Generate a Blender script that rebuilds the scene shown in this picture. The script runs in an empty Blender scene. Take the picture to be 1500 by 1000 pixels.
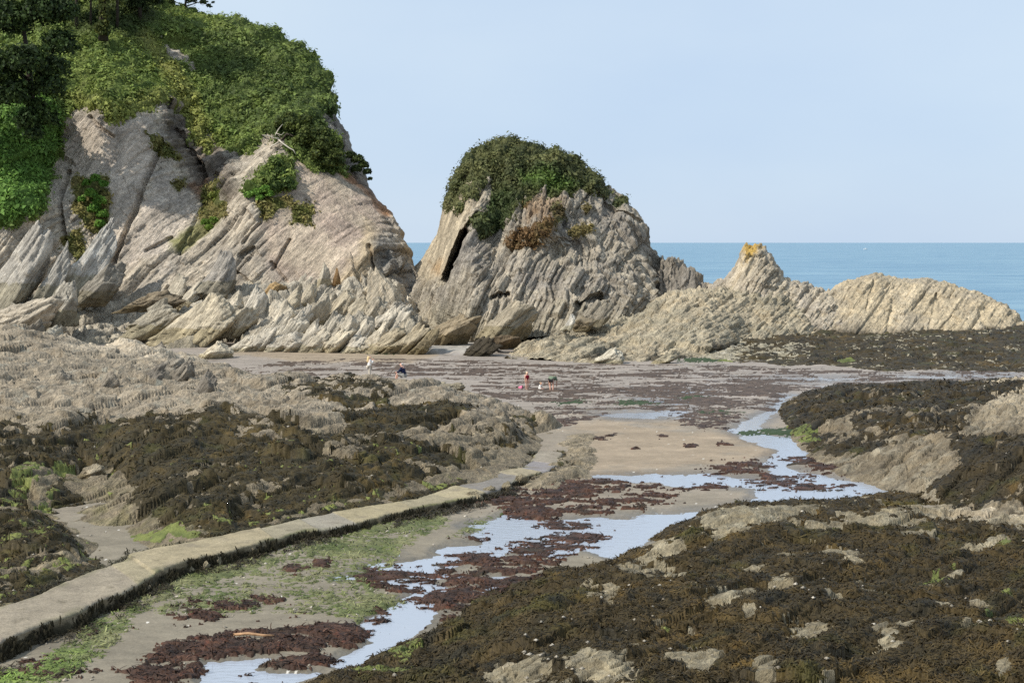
import bpy, math, random
import numpy as np
from mathutils import Vector, Matrix

random.seed(7)
RNG = np.random.default_rng(11)
C = bpy.context.scene.collection
F, CX, HY, H = 2083.333, 750.0, 355.0, 10.0      # focal length in photo pixels, principal column, horizon row, eye height


# ------------------------------------------------------------------ small maths
def lin(r, g, b, k=0.90):
    c = np.array([r, g, b], float) / 255.0
    return np.where(c <= 0.04045, c / 12.92, ((c + 0.055) / 1.055) ** 2.4) * k


def sstep(a, b, x):
    t = np.clip((x - a) / (b - a), 0, 1)
    return t * t * (3 - 2 * t)


def _hash(ix, iy, iz, seed):
    h = (ix.astype(np.int64) * 374761393 + iy.astype(np.int64) * 668265263 + iz.astype(np.int64) * 1274126177 + seed * 362437) & 0xFFFFFFFF
    h = h.astype(np.uint32)
    h ^= h >> np.uint32(13)
    h = h * np.uint32(1274126177)
    h ^= h >> np.uint32(16)
    h = h * np.uint32(2246822519)
    h ^= h >> np.uint32(15)
    return h


def hash01(ix, iy, iz, seed=0):
    return _hash(ix, iy, iz, seed).astype(np.float64) / 4294967295.0


def noise(P, seed=0):
    """gradient noise, about -1..1; P is (..., 3)"""
    P = np.asarray(P, float)
    i = np.floor(P).astype(np.int64)
    f = P - i
    u = f * f * f * (f * (f * 6 - 15) + 10)
    out = np.zeros(P.shape[:-1])
    for dx in (0, 1):
        wx = u[..., 0] if dx else 1 - u[..., 0]
        for dy in (0, 1):
            wy = u[..., 1] if dy else 1 - u[..., 1]
            for dz in (0, 1):
                wz = u[..., 2] if dz else 1 - u[..., 2]
                h = _hash(i[..., 0] + dx, i[..., 1] + dy, i[..., 2] + dz, seed)
                gx = (h & np.uint32(1023)).astype(float) / 511.5 - 1
                gy = ((h >> np.uint32(10)) & np.uint32(1023)).astype(float) / 511.5 - 1
                gz = ((h >> np.uint32(20)) & np.uint32(1023)).astype(float) / 511.5 - 1
                out += wx * wy * wz * (gx * (f[..., 0] - dx) + gy * (f[..., 1] - dy) + gz * (f[..., 2] - dz))
    return out * 1.5


def fbm(P, scale, octv=4, seed=0, gain=0.5):
    P = np.asarray(P, float) / scale
    a, s, out = 1.0, 0.0, 0
    for k in range(octv):
        out = out + a * noise(P, seed + k * 17)
        s += a
        a *= gain
        P = P * 2.03 + 11.3
    return out / s


def billow(P, scale, octv=3, seed=0):
    P = np.asarray(P, float) / scale
    a, s, out = 1.0, 0.0, 0
    for k in range(octv):
        out = out + a * (1 - np.abs(noise(P, seed + k * 13)) * 1.8)
        s += a
        a *= 0.5
        P = P * 2.1 + 5.7
    return out / s


def bedding(angle, yaw=0.35):
    """frame of the rock beds: n across the beds, t along them in the face, w into the face"""
    a = math.radians(angle)
    t = np.array([math.cos(a), 0.10, math.sin(a)]); t /= np.linalg.norm(t)
    n = np.array([math.sin(a), -yaw, -math.cos(a)]); n -= t * n.dot(t); n /= np.linalg.norm(n)
    return n, t, np.cross(n, t)


def slabs(P, fr, th, ln, seed=0, warp=0.45):
    """broken beds: every block of every bed stands out by its own amount (0..1), with a tilt of its own"""
    n, t, w = fr
    wn = noise(P / (th * 5.0), seed + 3)
    u = P @ n / th + warp * wn * 2.2
    i = np.floor(u); fu = u - i
    z0 = np.zeros_like(i)
    v = P @ t / ln + hash01(i, z0, z0, seed + 5) * 9.0 + 0.5 * noise(P / ln * 1.4, seed + 9)
    j = np.floor(v); fv = v - j
    q = P @ w / (ln * 0.8) + hash01(i, j, z0, seed + 6) * 5.0
    k = np.floor(q)
    b = hash01(i, j, k, seed)
    tilt = hash01(i, j, k, seed + 1) - 0.5
    edge = np.minimum(np.minimum(fu, 1 - fu) * 6.0, 1.0)
    return b * (0.55 + 0.45 * edge) + tilt * (fv - 0.5) * 0.9 + 0.45 * (fu - 0.5) * (hash01(i, z0, z0, seed + 2) - 0.3)


def pts_seg_dist(px, py, poly, closed, ys=1.0):
    d = np.full(px.shape, 1e9)
    m = len(poly)
    for a in range(m if closed else m - 1):
        x0, y0 = poly[a][0], poly[a][1] * ys
        x1, y1 = poly[(a + 1) % m][0], poly[(a + 1) % m][1] * ys
        dx, dy = x1 - x0, y1 - y0
        L = dx * dx + dy * dy + 1e-9
        t = np.clip(((px - x0) * dx + (py * ys - y0) * dy) / L, 0, 1)
        d = np.minimum(d, (px - x0 - t * dx) ** 2 + (py * ys - y0 - t * dy) ** 2)
    return np.sqrt(d)


def sdf(px, py, poly, ys=1.0, pad=60):
    """signed distance (inside positive) to a polygon; clipped at -pad away from it"""
    xs = [p[0] for p in poly]; yy = [p[1] for p in poly]
    out = np.full(px.shape, -float(pad))
    box = (px > min(xs) - pad) & (px < max(xs) + pad) & (py > min(yy) - pad / ys) & (py < max(yy) + pad / ys)
    if not box.any():
        return out
    x, y = px[box], py[box]
    inside = np.zeros(x.shape, bool)
    m = len(poly)
    for a in range(m):
        x0, y0 = poly[a]; x1, y1 = poly[(a + 1) % m]
        if y0 == y1:
            continue
        c = ((y0 > y) != (y1 > y)) & (x < (x1 - x0) * (y - y0) / (y1 - y0) + x0)
        inside ^= c
    d = pts_seg_dist(x, y, poly, True, ys)
    out[box] = np.maximum(np.where(inside, d, -d), -pad)
    return out


def blobs(px, py, lst):
    """largest value of soft ellipses (x, y, rx, ry): 1 at the centre, 0 on the rim, negative outside"""
    out = np.full(px.shape, -9.0)
    for (x, y, rx, ry) in lst:
        out = np.maximum(out, 1 - np.sqrt(((px - x) / rx) ** 2 + ((py - y) / ry) ** 2))
    return out


def rbf_fit(pts, vals, sx=1.0, sy=1.0, smooth=1e-3):
    A = np.array(pts, float) * [sx, sy]
    n = len(A)
    R = np.linalg.norm(A[:, None] - A[None], axis=2)
    K = R + smooth * np.eye(n) * R.mean()
    B = np.hstack([np.ones((n, 1)), A])
    M = np.block([[K, B], [B.T, np.zeros((3, 3))]])
    s = np.linalg.solve(M, np.concatenate([vals, np.zeros(3)]))

    def f(px, py):
        q = np.stack([px * sx, py * sy], -1)
        out = s[n] + q[..., 0] * s[n + 1] + q[..., 1] * s[n + 2]
        for k in range(n):
            out = out + s[k] * np.sqrt((q[..., 0] - A[k, 0]) ** 2 + (q[..., 1] - A[k, 1]) ** 2)
        return out
    return f


def unproj(px, py, d):
    return np.stack([(px - CX) / F * d, d + 0 * px, H - (py - HY) / F * d], -1)


def ground_point(px, py, z=0.0):
    d = F * (H - z) / (py - HY)
    return Vector(((px - CX) / F * d, d, z))


# ------------------------------------------------------------------ objects
def tag(o, label=None, cat=None, group=None, kind=None):
    if label: o['label'] = label
    if cat: o['category'] = cat
    if group: o['group'] = group
    if kind: o['kind'] = kind
    return o


def empty(name, loc, label, cat, group=None):
    o = bpy.data.objects.new(name, None); C.objects.link(o)
    o.location = loc; o.empty_display_size = 0.3
    return tag(o, label, cat, group)


def make_mesh(name, V, faces, mat, cols=None, smooth=False, parent=None, extra=None):
    """V (n,3); faces: list of int arrays (m,k) with k = 3 or 4"""
    me = bpy.data.meshes.new(name)
    V = np.ascontiguousarray(V, np.float32)
    me.vertices.add(len(V)); me.vertices.foreach_set('co', V.ravel())
    fs = [np.asarray(f, np.int32) for f in faces if len(f)]
    loops = np.concatenate([f.ravel() for f in fs])
    tot = np.concatenate([np.full(len(f), f.shape[1], np.int32) for f in fs])
    start = np.concatenate([[0], np.cumsum(tot)[:-1]]).astype(np.int32)
    me.loops.add(len(loops)); me.loops.foreach_set('vertex_index', loops)
    me.polygons.add(len(tot)); me.polygons.foreach_set('loop_start', start); me.polygons.foreach_set('loop_total', tot)
    if smooth:
        me.polygons.foreach_set('use_smooth', np.ones(len(tot), bool))
    if cols is not None:
        at = me.attributes.new('Col', 'FLOAT_COLOR', 'POINT')
        c4 = np.ones((len(V), 4), np.float32); c4[:, :3] = cols
        at.data.foreach_set('color', c4.ravel())
    for k, v in (extra or {}).items():
        at = me.attributes.new(k, 'FLOAT', 'POINT')
        at.data.foreach_set('value', np.ascontiguousarray(v, np.float32))
    me.update(calc_edges=True); me.validate()
    me.materials.append(mat)
    o = bpy.data.objects.new(name, me); C.objects.link(o)
    if parent is not None:
        o.parent = parent
    return o


def grid_faces(nr, nc, keep=None, flip=False):
    idx = np.arange(nr * nc).reshape(nr, nc)
    f = np.stack([idx[:-1, :-1], idx[:-1, 1:], idx[1:, 1:], idx[1:, :-1]], -1)
    if flip:
        f = f[..., ::-1]
    if keep is not None:
        k = keep[:-1, :-1] | keep[:-1, 1:] | keep[1:, 1:] | keep[1:, :-1]
        return f[k]
    return f.reshape(-1, 4)


def compact(V, faces, cols=None, extra=None):
    used = np.zeros(len(V), bool)
    for f in faces:
        used[f.ravel()] = True
    remap = np.cumsum(used) - 1
    ex = {k: v[used] for k, v in (extra or {}).items()}
    return V[used], [remap[f] for f in faces], (cols[used] if cols is not None else None), ex


def grid_normals(P):
    gx = np.gradient(P, axis=1); gy = np.gradient(P, axis=0)
    n = np.cross(gx, gy)
    n /= np.linalg.norm(n, axis=-1, keepdims=True) + 1e-12
    return n


def rand_unit(n):
    v = RNG.normal(size=(n, 3))
    return v / np.linalg.norm(v, axis=1, keepdims=True)


def leaf_quads(pts, nrm, size, aspect=0.6, spread=0.8):
    """one bent leaf (two quads) per point, facing loosely along nrm"""
    n = len(pts)
    N = nrm + rand_unit(n) * spread
    N /= np.linalg.norm(N, axis=1, keepdims=True) + 1e-9
    T = np.cross(N, rand_unit(n)); T /= np.linalg.norm(T, axis=1, keepdims=True) + 1e-9
    B = np.cross(N, T)
    s = (size * (0.6 + 0.8 * RNG.random(n)))[:, None]
    a = s * 0.5; b = s * 0.5 * aspect
    V = np.stack([pts - T * a, pts - B * b * 0.9 + N * s * .06, pts + T * a - N * s * 0.12, pts + B * b], 1).reshape(-1, 3)
    return V, np.arange(n * 4, dtype=np.int32).reshape(n, 4)


# ------------------------------------------------------------------ materials
def nodes(name):
    m = bpy.data.materials.new(name); m.use_nodes = True
    nt = m.node_tree; nt.nodes.clear()
    out = nt.nodes.new('ShaderNodeOutputMaterial')
    b = nt.nodes.new('ShaderNodeBsdfPrincipled')
    nt.links.new(b.outputs[0], out.inputs[0])
    return m, nt, b, out


def N(nt, kind, **kw):
    n = nt.nodes.new(kind)
    for k, v in kw.items():
        if k in n.inputs.keys():
            n.inputs[k].default_value = v
        else:
            setattr(n, k, v)
    return n


def attr_mat(name, rough=0.85, spec=0.3, var=0.35, scale=2.2, stretch=(1, 1, 1), rot=(0, 0, 0), bump=0.4, bdist=0.12, fine=9.0,
             translucent=0.0, wet=False, mottle=0.0, mscale=20.0, streak=0.0, sscale=1.0, sstretch=(.15, .6, 2.2)):
    """base colour from the mesh's own Col attribute, broken up by noise, with a noise bump; 'wet' surfaces are glossier where wet"""
    m, nt, b, out = nodes(name)
    L = nt.links.new
    at = N(nt, 'ShaderNodeAttribute', attribute_name='Col')
    tc = N(nt, 'ShaderNodeTexCoord')
    mr = N(nt, 'ShaderNodeMapping'); mr.inputs['Rotation'].default_value = rot
    mp = N(nt, 'ShaderNodeMapping'); mp.inputs['Scale'].default_value = stretch
    L(tc.outputs['Object'], mr.inputs['Vector']); L(mr.outputs[0], mp.inputs['Vector'])
    n1 = N(nt, 'ShaderNodeTexNoise', Scale=scale, Detail=8.0, Roughness=0.65)
    n2 = N(nt, 'ShaderNodeTexNoise', Scale=fine, Detail=6.0, Roughness=0.7)
    L(mp.outputs[0], n1.inputs['Vector']); L(mp.outputs[0], n2.inputs['Vector'])
    r1 = N(nt, 'ShaderNodeMapRange'); r1.inputs['From Min'].default_value = 0.25; r1.inputs['From Max'].default_value = 0.75
    r1.inputs['To Min'].default_value = 1 - var; r1.inputs['To Max'].default_value = 1 + var
    L(n1.outputs['Fac'], r1.inputs['Value'])
    r2 = N(nt, 'ShaderNodeMapRange'); r2.inputs['From Min'].default_value = 0.25; r2.inputs['From Max'].default_value = 0.75
    r2.inputs['To Min'].default_value = 1 - var * .8; r2.inputs['To Max'].default_value = 1 + var * .8
    L(n2.outputs['Fac'], r2.inputs['Value'])
    mu = N(nt, 'ShaderNodeMath', operation='MULTIPLY'); L(r1.outputs[0], mu.inputs[0]); L(r2.outputs[0], mu.inputs[1])
    fac = mu
    if streak:
        v = N(nt, 'ShaderNodeTexNoise', Scale=sscale, Detail=5.0, Roughness=0.75)
        ms = N(nt, 'ShaderNodeMapping'); ms.inputs['Scale'].default_value = sstretch; L(mr.outputs[0], ms.inputs['Vector']); L(ms.outputs[0], v.inputs['Vector'])
        r3 = N(nt, 'ShaderNodeMapRange'); r3.inputs['From Min'].default_value = 0.35; r3.inputs['From Max'].default_value = 0.62
        r3.inputs['To Min'].default_value = 1 - streak; r3.inputs['To Max'].default_value = 1 + streak * .6
        L(v.outputs['Fac'], r3.inputs['Value'])
        fac = N(nt, 'ShaderNodeMath', operation='MULTIPLY'); L(mu.outputs[0], fac.inputs[0]); L(r3.outputs[0], fac.inputs[1])
        mu = fac; sv = v
    if mottle:
        v = N(nt, 'ShaderNodeTexNoise', Scale=mscale, Detail=3.0, Roughness=0.8); L(tc.outputs['Object'], v.inputs['Vector'])
        r3 = N(nt, 'ShaderNodeMapRange'); r3.inputs['From Min'].default_value = 0.35; r3.inputs['From Max'].default_value = 0.65
        r3.inputs['To Min'].default_value = 1 - mottle; r3.inputs['To Max'].default_value = 1 + mottle
        L(v.outputs['Fac'], r3.inputs['Value'])
        fac = N(nt, 'ShaderNodeMath', operation='MULTIPLY'); L(mu.outputs[0], fac.inputs[0]); L(r3.outputs[0], fac.inputs[1])
    vm = N(nt, 'ShaderNodeVectorMath', operation='SCALE'); L(at.outputs['Color'], vm.inputs[0]); L(fac.outputs[0], vm.inputs['Scale'])
    L(vm.outputs[0], b.inputs['Base Color'])
    b.inputs['Roughness'].default_value = rough
    b.inputs['Specular IOR Level'].default_value = spec
    if bump:
        ad = N(nt, 'ShaderNodeMath', operation='ADD'); L(n1.outputs['Fac'], ad.inputs[0])
        if streak:
            a2 = N(nt, 'ShaderNodeMath', operation='ADD'); L(ad.outputs[0], a2.inputs[0])
            m4 = N(nt, 'ShaderNodeMath', operation='MULTIPLY'); L(sv.outputs['Fac'], m4.inputs[0]); m4.inputs[1].default_value = 0.8; L(m4.outputs[0], a2.inputs[1])
        m3 = N(nt, 'ShaderNodeMath', operation='MULTIPLY'); L(n2.outputs['Fac'], m3.inputs[0]); m3.inputs[1].default_value = 0.45
        L(m3.outputs[0], ad.inputs[1])
        bp = N(nt, 'ShaderNodeBump', Strength=bump, Distance=bdist); L((a2 if streak else ad).outputs[0], bp.inputs['Height']); L(bp.outputs[0], b.inputs['Normal'])
    if wet:
        wa = N(nt, 'ShaderNodeAttribute', attribute_name='wet')
        rr = N(nt, 'ShaderNodeMapRange'); rr.inputs['To Min'].default_value = rough; rr.inputs['To Max'].default_value = 0.13
        L(wa.outputs['Fac'], rr.inputs['Value']); L(rr.outputs[0], b.inputs['Roughness'])
        rs = N(nt, 'ShaderNodeMapRange'); rs.inputs['To Min'].default_value = spec; rs.inputs['To Max'].default_value = 0.5
        L(wa.outputs['Fac'], rs.inputs['Value']); L(rs.outputs[0], b.inputs['Specular IOR Level'])
    if translucent:
        tr = N(nt, 'ShaderNodeBsdfTranslucent'); L(vm.outputs[0], tr.inputs['Color'])
        mx = N(nt, 'ShaderNodeMixShader'); mx.inputs[0].default_value = translucent
        L(b.outputs[0], mx.inputs[1]); L(tr.outputs[0], mx.inputs[2]); L(mx.outputs[0], out.inputs[0])
    return m


def flat_mat(name, col, rough=0.8, spec=0.3, var=0.12, scale=12.0):
    m, nt, b, out = nodes(name)
    tc = N(nt, 'ShaderNodeTexCoord'); n1 = N(nt, 'ShaderNodeTexNoise', Scale=scale, Detail=4.0)
    nt.links.new(tc.outputs['Object'], n1.inputs['Vector'])
    r = N(nt, 'ShaderNodeMapRange'); r.inputs['To Min'].default_value = 1 - var * 2; r.inputs['To Max'].default_value = 1 + var * 2
    nt.links.new(n1.outputs['Fac'], r.inputs['Value'])
    vm = N(nt, 'ShaderNodeVectorMath', operation='SCALE'); vm.inputs[0].default_value = tuple(col)
    nt.links.new(r.outputs[0], vm.inputs['Scale']); nt.links.new(vm.outputs[0], b.inputs['Base Color'])
    b.inputs['Roughness'].default_value = rough; b.inputs['Specular IOR Level'].default_value = spec
    return m


# ---
R60 = (0, math.radians(60), 0)
M_cliff = attr_mat('cliff_rock', var=0.30, scale=0.5, stretch=(0.4, 0.7, 1.3), rot=(0, math.radians(56), 0), bump=0.9, bdist=0.6, fine=5.0, streak=.30, sscale=1.1, sstretch=(.32, .9, 2.2), mottle=.22, mscale=2.2)
M_stack = attr_mat('stack_rock', var=0.30, scale=0.5, stretch=(0.4, 0.7, 1.3), rot=(0, math.radians(76), 0), bump=0.95, bdist=0.6, fine=5.0, streak=.30, sscale=1.2, sstretch=(.34, .9, 2.4), mottle=.24, mscale=2.2)
M_ridge = attr_mat('ridge_rock', var=0.26, scale=0.6, stretch=(0.4, 0.7, 1.3), rot=(0, math.radians(55), 0), bump=0.9, bdist=0.45, fine=5.5, streak=.30, sscale=1.4, sstretch=(.3, .9, 2.2), mottle=.22, mscale=2.6)
M_reef = attr_mat('reef_rock', var=0.36, scale=1.3, stretch=(0.6, 0.8, 1.2), rot=(0, math.radians(50), 0), bump=0.9, bdist=0.25, fine=7.0, rough=0.8, streak=.42, sscale=2.4, sstretch=(.25, .6, 1.8), mottle=.25, mscale=16)
M_sand = attr_mat('beach_sand', var=0.16, scale=0.9, stretch=(0.7, 1, 1), bump=0.25, bdist=0.05, fine=11.0, rough=0.9, spec=0.2, wet=True, mottle=.14, mscale=20)
M_leaf = attr_mat('foliage', var=0.25, scale=0.5, bump=0.0, fine=2.5, rough=0.65, spec=0.2, translucent=0.28)
M_weed = attr_mat('wrack', var=0.45, scale=1.6, bump=0.6, bdist=0.06, fine=14.0, rough=0.6, spec=0.14, mottle=0.45, mscale=26.0)
M_redweed = attr_mat('red_weed', var=0.4, scale=1.5, bump=0.6, bdist=0.05, fine=12.0, rough=0.6, spec=0.15, mottle=0.45, mscale=22.0)
M_algae = attr_mat('algae', var=0.35, scale=1.2, bump=0.4, bdist=0.04, fine=12.0, rough=0.7, spec=0.25, mottle=0.3, mscale=22.0)
M_path = attr_mat('old_concrete', var=0.26, scale=1.0, bump=0.6, bdist=0.06, fine=9.0, rough=0.9, spec=0.2, mottle=0.25, mscale=22.0)
M_bark = flat_mat('bark', lin(62, 54, 44), var=0.3, scale=5)
M_dead = flat_mat('bleached_wood', lin(196, 186, 170), var=0.15, scale=4)
M_stone = attr_mat('loose_stone', var=0.32, scale=1.0, stretch=(.5, .8, 1.2), rot=(0, math.radians(58), 0), bump=0.9, bdist=0.3, fine=5.0, streak=.42, sscale=1.6, sstretch=(.2, .7, 2.2))


# ------------------------------------------------------------------ world, sun, camera
SUN_AZ, SUN_EL = math.radians(-120), math.radians(46)         # azimuth from +Y towards +X
sdir = Vector((math.sin(SUN_AZ) * math.cos(SUN_EL), math.cos(SUN_AZ) * math.cos(SUN_EL), math.sin(SUN_EL)))
w = bpy.data.worlds.new('World'); bpy.context.scene.world = w; w.use_nodes = True
nt = w.node_tree; nt.nodes.clear()
wo = nt.nodes.new('ShaderNodeOutputWorld'); bg = nt.nodes.new('ShaderNodeBackground'); sk = nt.nodes.new('ShaderNodeTexSky')
sk.sky_type = 'NISHITA'; sk.sun_disc = False; sk.sun_elevation = SUN_EL; sk.sun_rotation = SUN_AZ
sk.altitude = 0; sk.air_density = 1.0; sk.dust_density = 0.6; sk.ozone_density = 2.0
mixs = nt.nodes.new('ShaderNodeMix'); mixs.data_type = 'RGBA'
# thin bright summer cloud veil over the blue: an even pale blue mixed into the sky, with faint wisps
tcw = nt.nodes.new('ShaderNodeTexCoord'); mpw = nt.nodes.new('ShaderNodeMapping'); mpw.inputs['Scale'].default_value = (1.2, 1.2, 3.0)
nz = nt.nodes.new('ShaderNodeTexNoise'); nz.inputs['Scale'].default_value = 1.6; nz.inputs['Detail'].default_value = 5
nt.links.new(tcw.outputs['Generated'], mpw.inputs[0]); nt.links.new(mpw.outputs[0], nz.inputs['Vector'])
rw = nt.nodes.new('ShaderNodeMapRange'); rw.inputs['From Min'].default_value = 0.35; rw.inputs['From Max'].default_value = 0.75
nt.links.new(nz.outputs['Fac'], rw.inputs['Value'])
veil = nt.nodes.new('ShaderNodeMix'); veil.data_type = 'RGBA'
veil.inputs['A'].default_value = (5.75, 7.25, 9.35, 1); veil.inputs['B'].default_value = (7.2, 8.5, 9.8, 1)
nt.links.new(rw.outputs[0], veil.inputs['Factor'])
mixs.inputs['Factor'].default_value = 0.85
nt.links.new(sk.outputs[0], mixs.inputs['A']); nt.links.new(veil.outputs['Result'], mixs.inputs['B'])
nt.links.new(mixs.outputs['Result'], bg.inputs['Color']); bg.inputs['Strength'].default_value = 0.10
nt.links.new(bg.outputs[0], wo.inputs[0])

sl = bpy.data.lights.new('sun', 'SUN'); sl.energy = 4.8; sl.angle = math.radians(0.5); sl.color = (1.0, 0.96, 0.89)
so = bpy.data.objects.new('sun', sl); C.objects.link(so); so.rotation_euler = (-sdir).to_track_quat('-Z', 'Y').to_euler()

cd = bpy.data.cameras.new('camera'); cd.lens = 50; cd.sensor_width = 36; cd.sensor_fit = 'HORIZONTAL'
cd.shift_y = -145.0 / 1500.0; cd.clip_end = 60000; cd.clip_start = 0.5
co = bpy.data.objects.new('camera', cd); C.objects.link(co); co.location = (0, 0, H); co.rotation_euler = (math.radians(90), 0, 0)
bpy.context.scene.camera = co
vs = bpy.context.scene.view_settings
vs.view_transform = 'Standard'; vs.look = 'None'; vs.exposure = 0.0; vs.gamma = 1.0
cy = bpy.context.scene.cycles
cy.max_bounces = 5; cy.diffuse_bounces = 3; cy.glossy_bounces = 3; cy.use_denoising = False

# =================================================================== THE BEACH
def param_grid(px0, px1, dx, py0, py1, dy):
    px = np.arange(px0, px1 + dx, dx); py = np.arange(py0, py1 + dy, dy)
    PX, PY = np.meshgrid(px, py)
    D = F * H / (PY - HY)
    return PX, PY, (PX - CX) / F * D, D


def ctrl_fit(lst):
    pts, vals = [], []
    for c in lst:
        if c[0] == 'd':
            _, px, d, z = c
        else:
            px, py, z = c; d = F * (H - z) / (py - HY)
        pts.append((px, HY + F * H / d)); vals.append(z)
    return rbf_fit(pts, np.array(vals), 1.0, 2.0)


def project(X, Y, Z):
    return CX + F * X / Y, HY + F * (H - Z) / Y


# ---- where the water lies (outlines on the flat beach)
WATER = [
    [(672, 772), (690, 766), (720, 762), (752, 751), (790, 762), (850, 757), (910, 758), (960, 752), (1040, 748), (1072, 743), (1060, 752), (1020, 760),
     (985, 775), (955, 793), (935, 805), (905, 822), (880, 816), (850, 806), (820, 820), (780, 812), (745, 812), (720, 820), (700, 822), (660, 818),
     (640, 808), (655, 800), (705, 795), (690, 785), (700, 778)],
    [(530, 832), (545, 825), (600, 822), (640, 815), (660, 815), (700, 820), (672, 832), (650, 838), (700, 845), (680, 852), (640, 850), (660, 862),
     (640, 880), (648, 893), (640, 900), (620, 920), (600, 935), (580, 950), (575, 965), (555, 975), (500, 980), (474, 974), (505, 955), (540, 940),
     (528, 915), (545, 900), (570, 888), (598, 870), (580, 860), (545, 852), (535, 840)],
    [(720, 845), (748, 844), (742, 860), (700, 881), (682, 879), (700, 866), (722, 855)],
    [(300, 968), (350, 966), (410, 961), (378, 980), (420, 985), (470, 986), (440, 1000), (400, 1012), (300, 1012), (290, 990)],
    [(860, 696), (900, 696), (960, 695), (1040, 694), (1085, 700), (1120, 703), (1130, 712), (1100, 716), (1040, 712), (1010, 716), (960, 708),
     (900, 706), (865, 703)],
    [(1146, 579), (1158, 581), (1150, 597), (1138, 606), (1118, 620), (1112, 630), (1130, 637), (1165, 640), (1200, 635), (1196, 650), (1186, 662),
     (1200, 672), (1162, 680), (1152, 688), (1185, 692), (1232, 702), (1280, 709), (1314, 716), (1310, 727), (1262, 734), (1200, 739), (1110, 739),
     (1070, 744), (1105, 728), (1105, 715), (1120, 705), (1132, 690), (1105, 684), (1130, 668), (1136, 658), (1095, 645), (1066, 632), (1078, 622),
     (1105, 612), (1122, 603), (1132, 592)],
    [(870, 606), (930, 603), (980, 602), (1015, 600), (1000, 608), (960, 612), (900, 612)],
    [(488, 842), (530, 840), (560, 846), (520, 850), (492, 850)], [(545, 795), (560, 803), (590, 812), (585, 816), (560, 810)],
    [(920, 574), (990, 572), (1040, 575), (985, 579)], [(1085, 556), (1200, 553), (1280, 556), (1180, 559)], [(940, 588), (1000, 585), (1045, 588), (990, 592)],
    [(1300, 552), (1400, 549), (1480, 551), (1400, 555)],
]
# ---- heaps of red weed lying on the sand and in the stream
REDPOLY = [
    [(190, 985), (240, 945), (330, 930), (400, 926), (470, 917), (540, 920), (556, 930), (530, 942), (480, 954), (410, 961), (350, 966), (298, 968),
     (305, 985), (280, 1010), (180, 1010)],
    [(385, 975), (420, 966), (470, 960), (492, 968), (470, 980), (420, 984)],
    [(985, 608), (1010, 602), (1060, 600), (1092, 610), (1070, 620), (1066, 632), (1030, 632), (1000, 622)],
    [(1135, 668), (1180, 672), (1220, 680), (1300, 690), (1316, 708), (1240, 702), (1190, 690), (1160, 682)],
    [(870, 574), (960, 566), (1060, 560), (1160, 566), (1140, 577), (1000, 580), (940, 583)],
]
REDBLOB = [(570, 842, 36, 9), (622, 849, 36, 7), (590, 863, 32, 6), (668, 880, 48, 15), (702, 858, 62, 12), (692, 820, 26, 7), (745, 835, 62, 9),
           (655, 833, 20, 7), (790, 803, 36, 11), (815, 795, 42, 7), (830, 770, 32, 5), (783, 754, 40, 6), (845, 788, 32, 8), (1100, 683, 32, 8),
           (1066, 691, 38, 6), (1146, 706, 46, 9), (1180, 714, 46, 5), (700, 792, 22, 3), (565, 900, 12, 4), (556, 910, 14, 4), (1050, 714, 30, 6),
           (420, 640, 1, 1), (970, 640, 10, 3), (1010, 655, 14, 3), (930, 660, 8, 2), (880, 645, 14, 3), (895, 640, 10, 2), (1060, 652, 10, 3),
           (640, 893, 10, 3), (880, 600, 12, 3), (300, 905, 26, 7), (275, 890, 16, 5), (390, 885, 30, 5), (330, 893, 20, 4), (430, 840, 16, 5), (470, 828, 10, 4),
           (1205, 737, 26, 4), (1230, 712, 20, 4)]

SPX, SPY, SX, SY = param_grid(-160, 1660, 1.5, 478, 1090, 1.0)
P2 = np.stack([SX, SY, np.zeros_like(SX)], -1)
wob = fbm(P2, 1.6, 4, 31)
wat = np.full(SX.shape, -60.0)
for poly in WATER:
    wat = np.maximum(wat, sdf(SPX, SPY, poly, 2.4))
watn = wat + wob * 16.0 + 9.0 * fbm(P2, .35, 4, 32, .65) + 1.5 * sstep(760, 700, SPY) - 1.0
zs = 0.07 + 0.05 * fbm(P2, 3.0, 3, 40) + 0.02 * fbm(P2, 0.5, 3, 41)
zs = zs + 0.012 * noise(P2 * [0.9, 5.5, 1], 44) * (SPY < 720)
sandz = np.where(watn > -22, np.minimum(zs, 0.012 - 0.0065 * watn), zs)
sandz = np.maximum(sandz, -0.30) + .014 * noise(P2 * [.8, 3.2, 1] + .6 * noise(P2 * .7, 36)[..., None], 35) * (watn < -10)
# the beach lifts gently towards the foot of the cliff
sandz += 0.25 * sstep(560, 300, SPX) * sstep(540, 505, SPY)
dry = sstep(0.3, 0.7, sdf(SPX, SPY, [(838, 700), (835, 640), (860, 618), (960, 620), (1060, 638), (1125, 652), (1128, 665), (1090, 682), (1000, 690), (930, 692)], 2.2) / 130 + 0.5 + wob * .6 + .4 * fbm(P2, 6, 2, 33))
dry = np.maximum(dry, sstep(0.3, 0.8, sdf(SPX, SPY, [(330, 520), (360, 506), (640, 520), (600, 532), (450, 532)], 4) / 40 + .6 + wob * .4))
far = sstep(640, 575, SPY)
dry = np.clip(dry + .5 * (dry > .03) * (dry < .97) * fbm(P2 * [.5, 1, 1], 1.2, 5, 34, .7), 0, 1)
c_dry, c_wet, c_far, c_mud = lin(152, 136, 115), lin(140, 129, 113), lin(150, 139, 127), lin(130, 121, 104)
col = c_wet + (c_far - c_wet) * far[..., None]
mud = sstep(700, 800, SPY + 60 * wob)
col = col + (c_mud - col) * mud[..., None]
col = col + (c_dry - col) * dry[..., None]
wetm = np.clip(0.55 * far + 0.3 + 0.4 * sstep(-26, 2, watn), 0, 1) * (1 - 0.9 * dry) * (0.65 + 0.5 * fbm(P2, 4, 3, 47))
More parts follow.
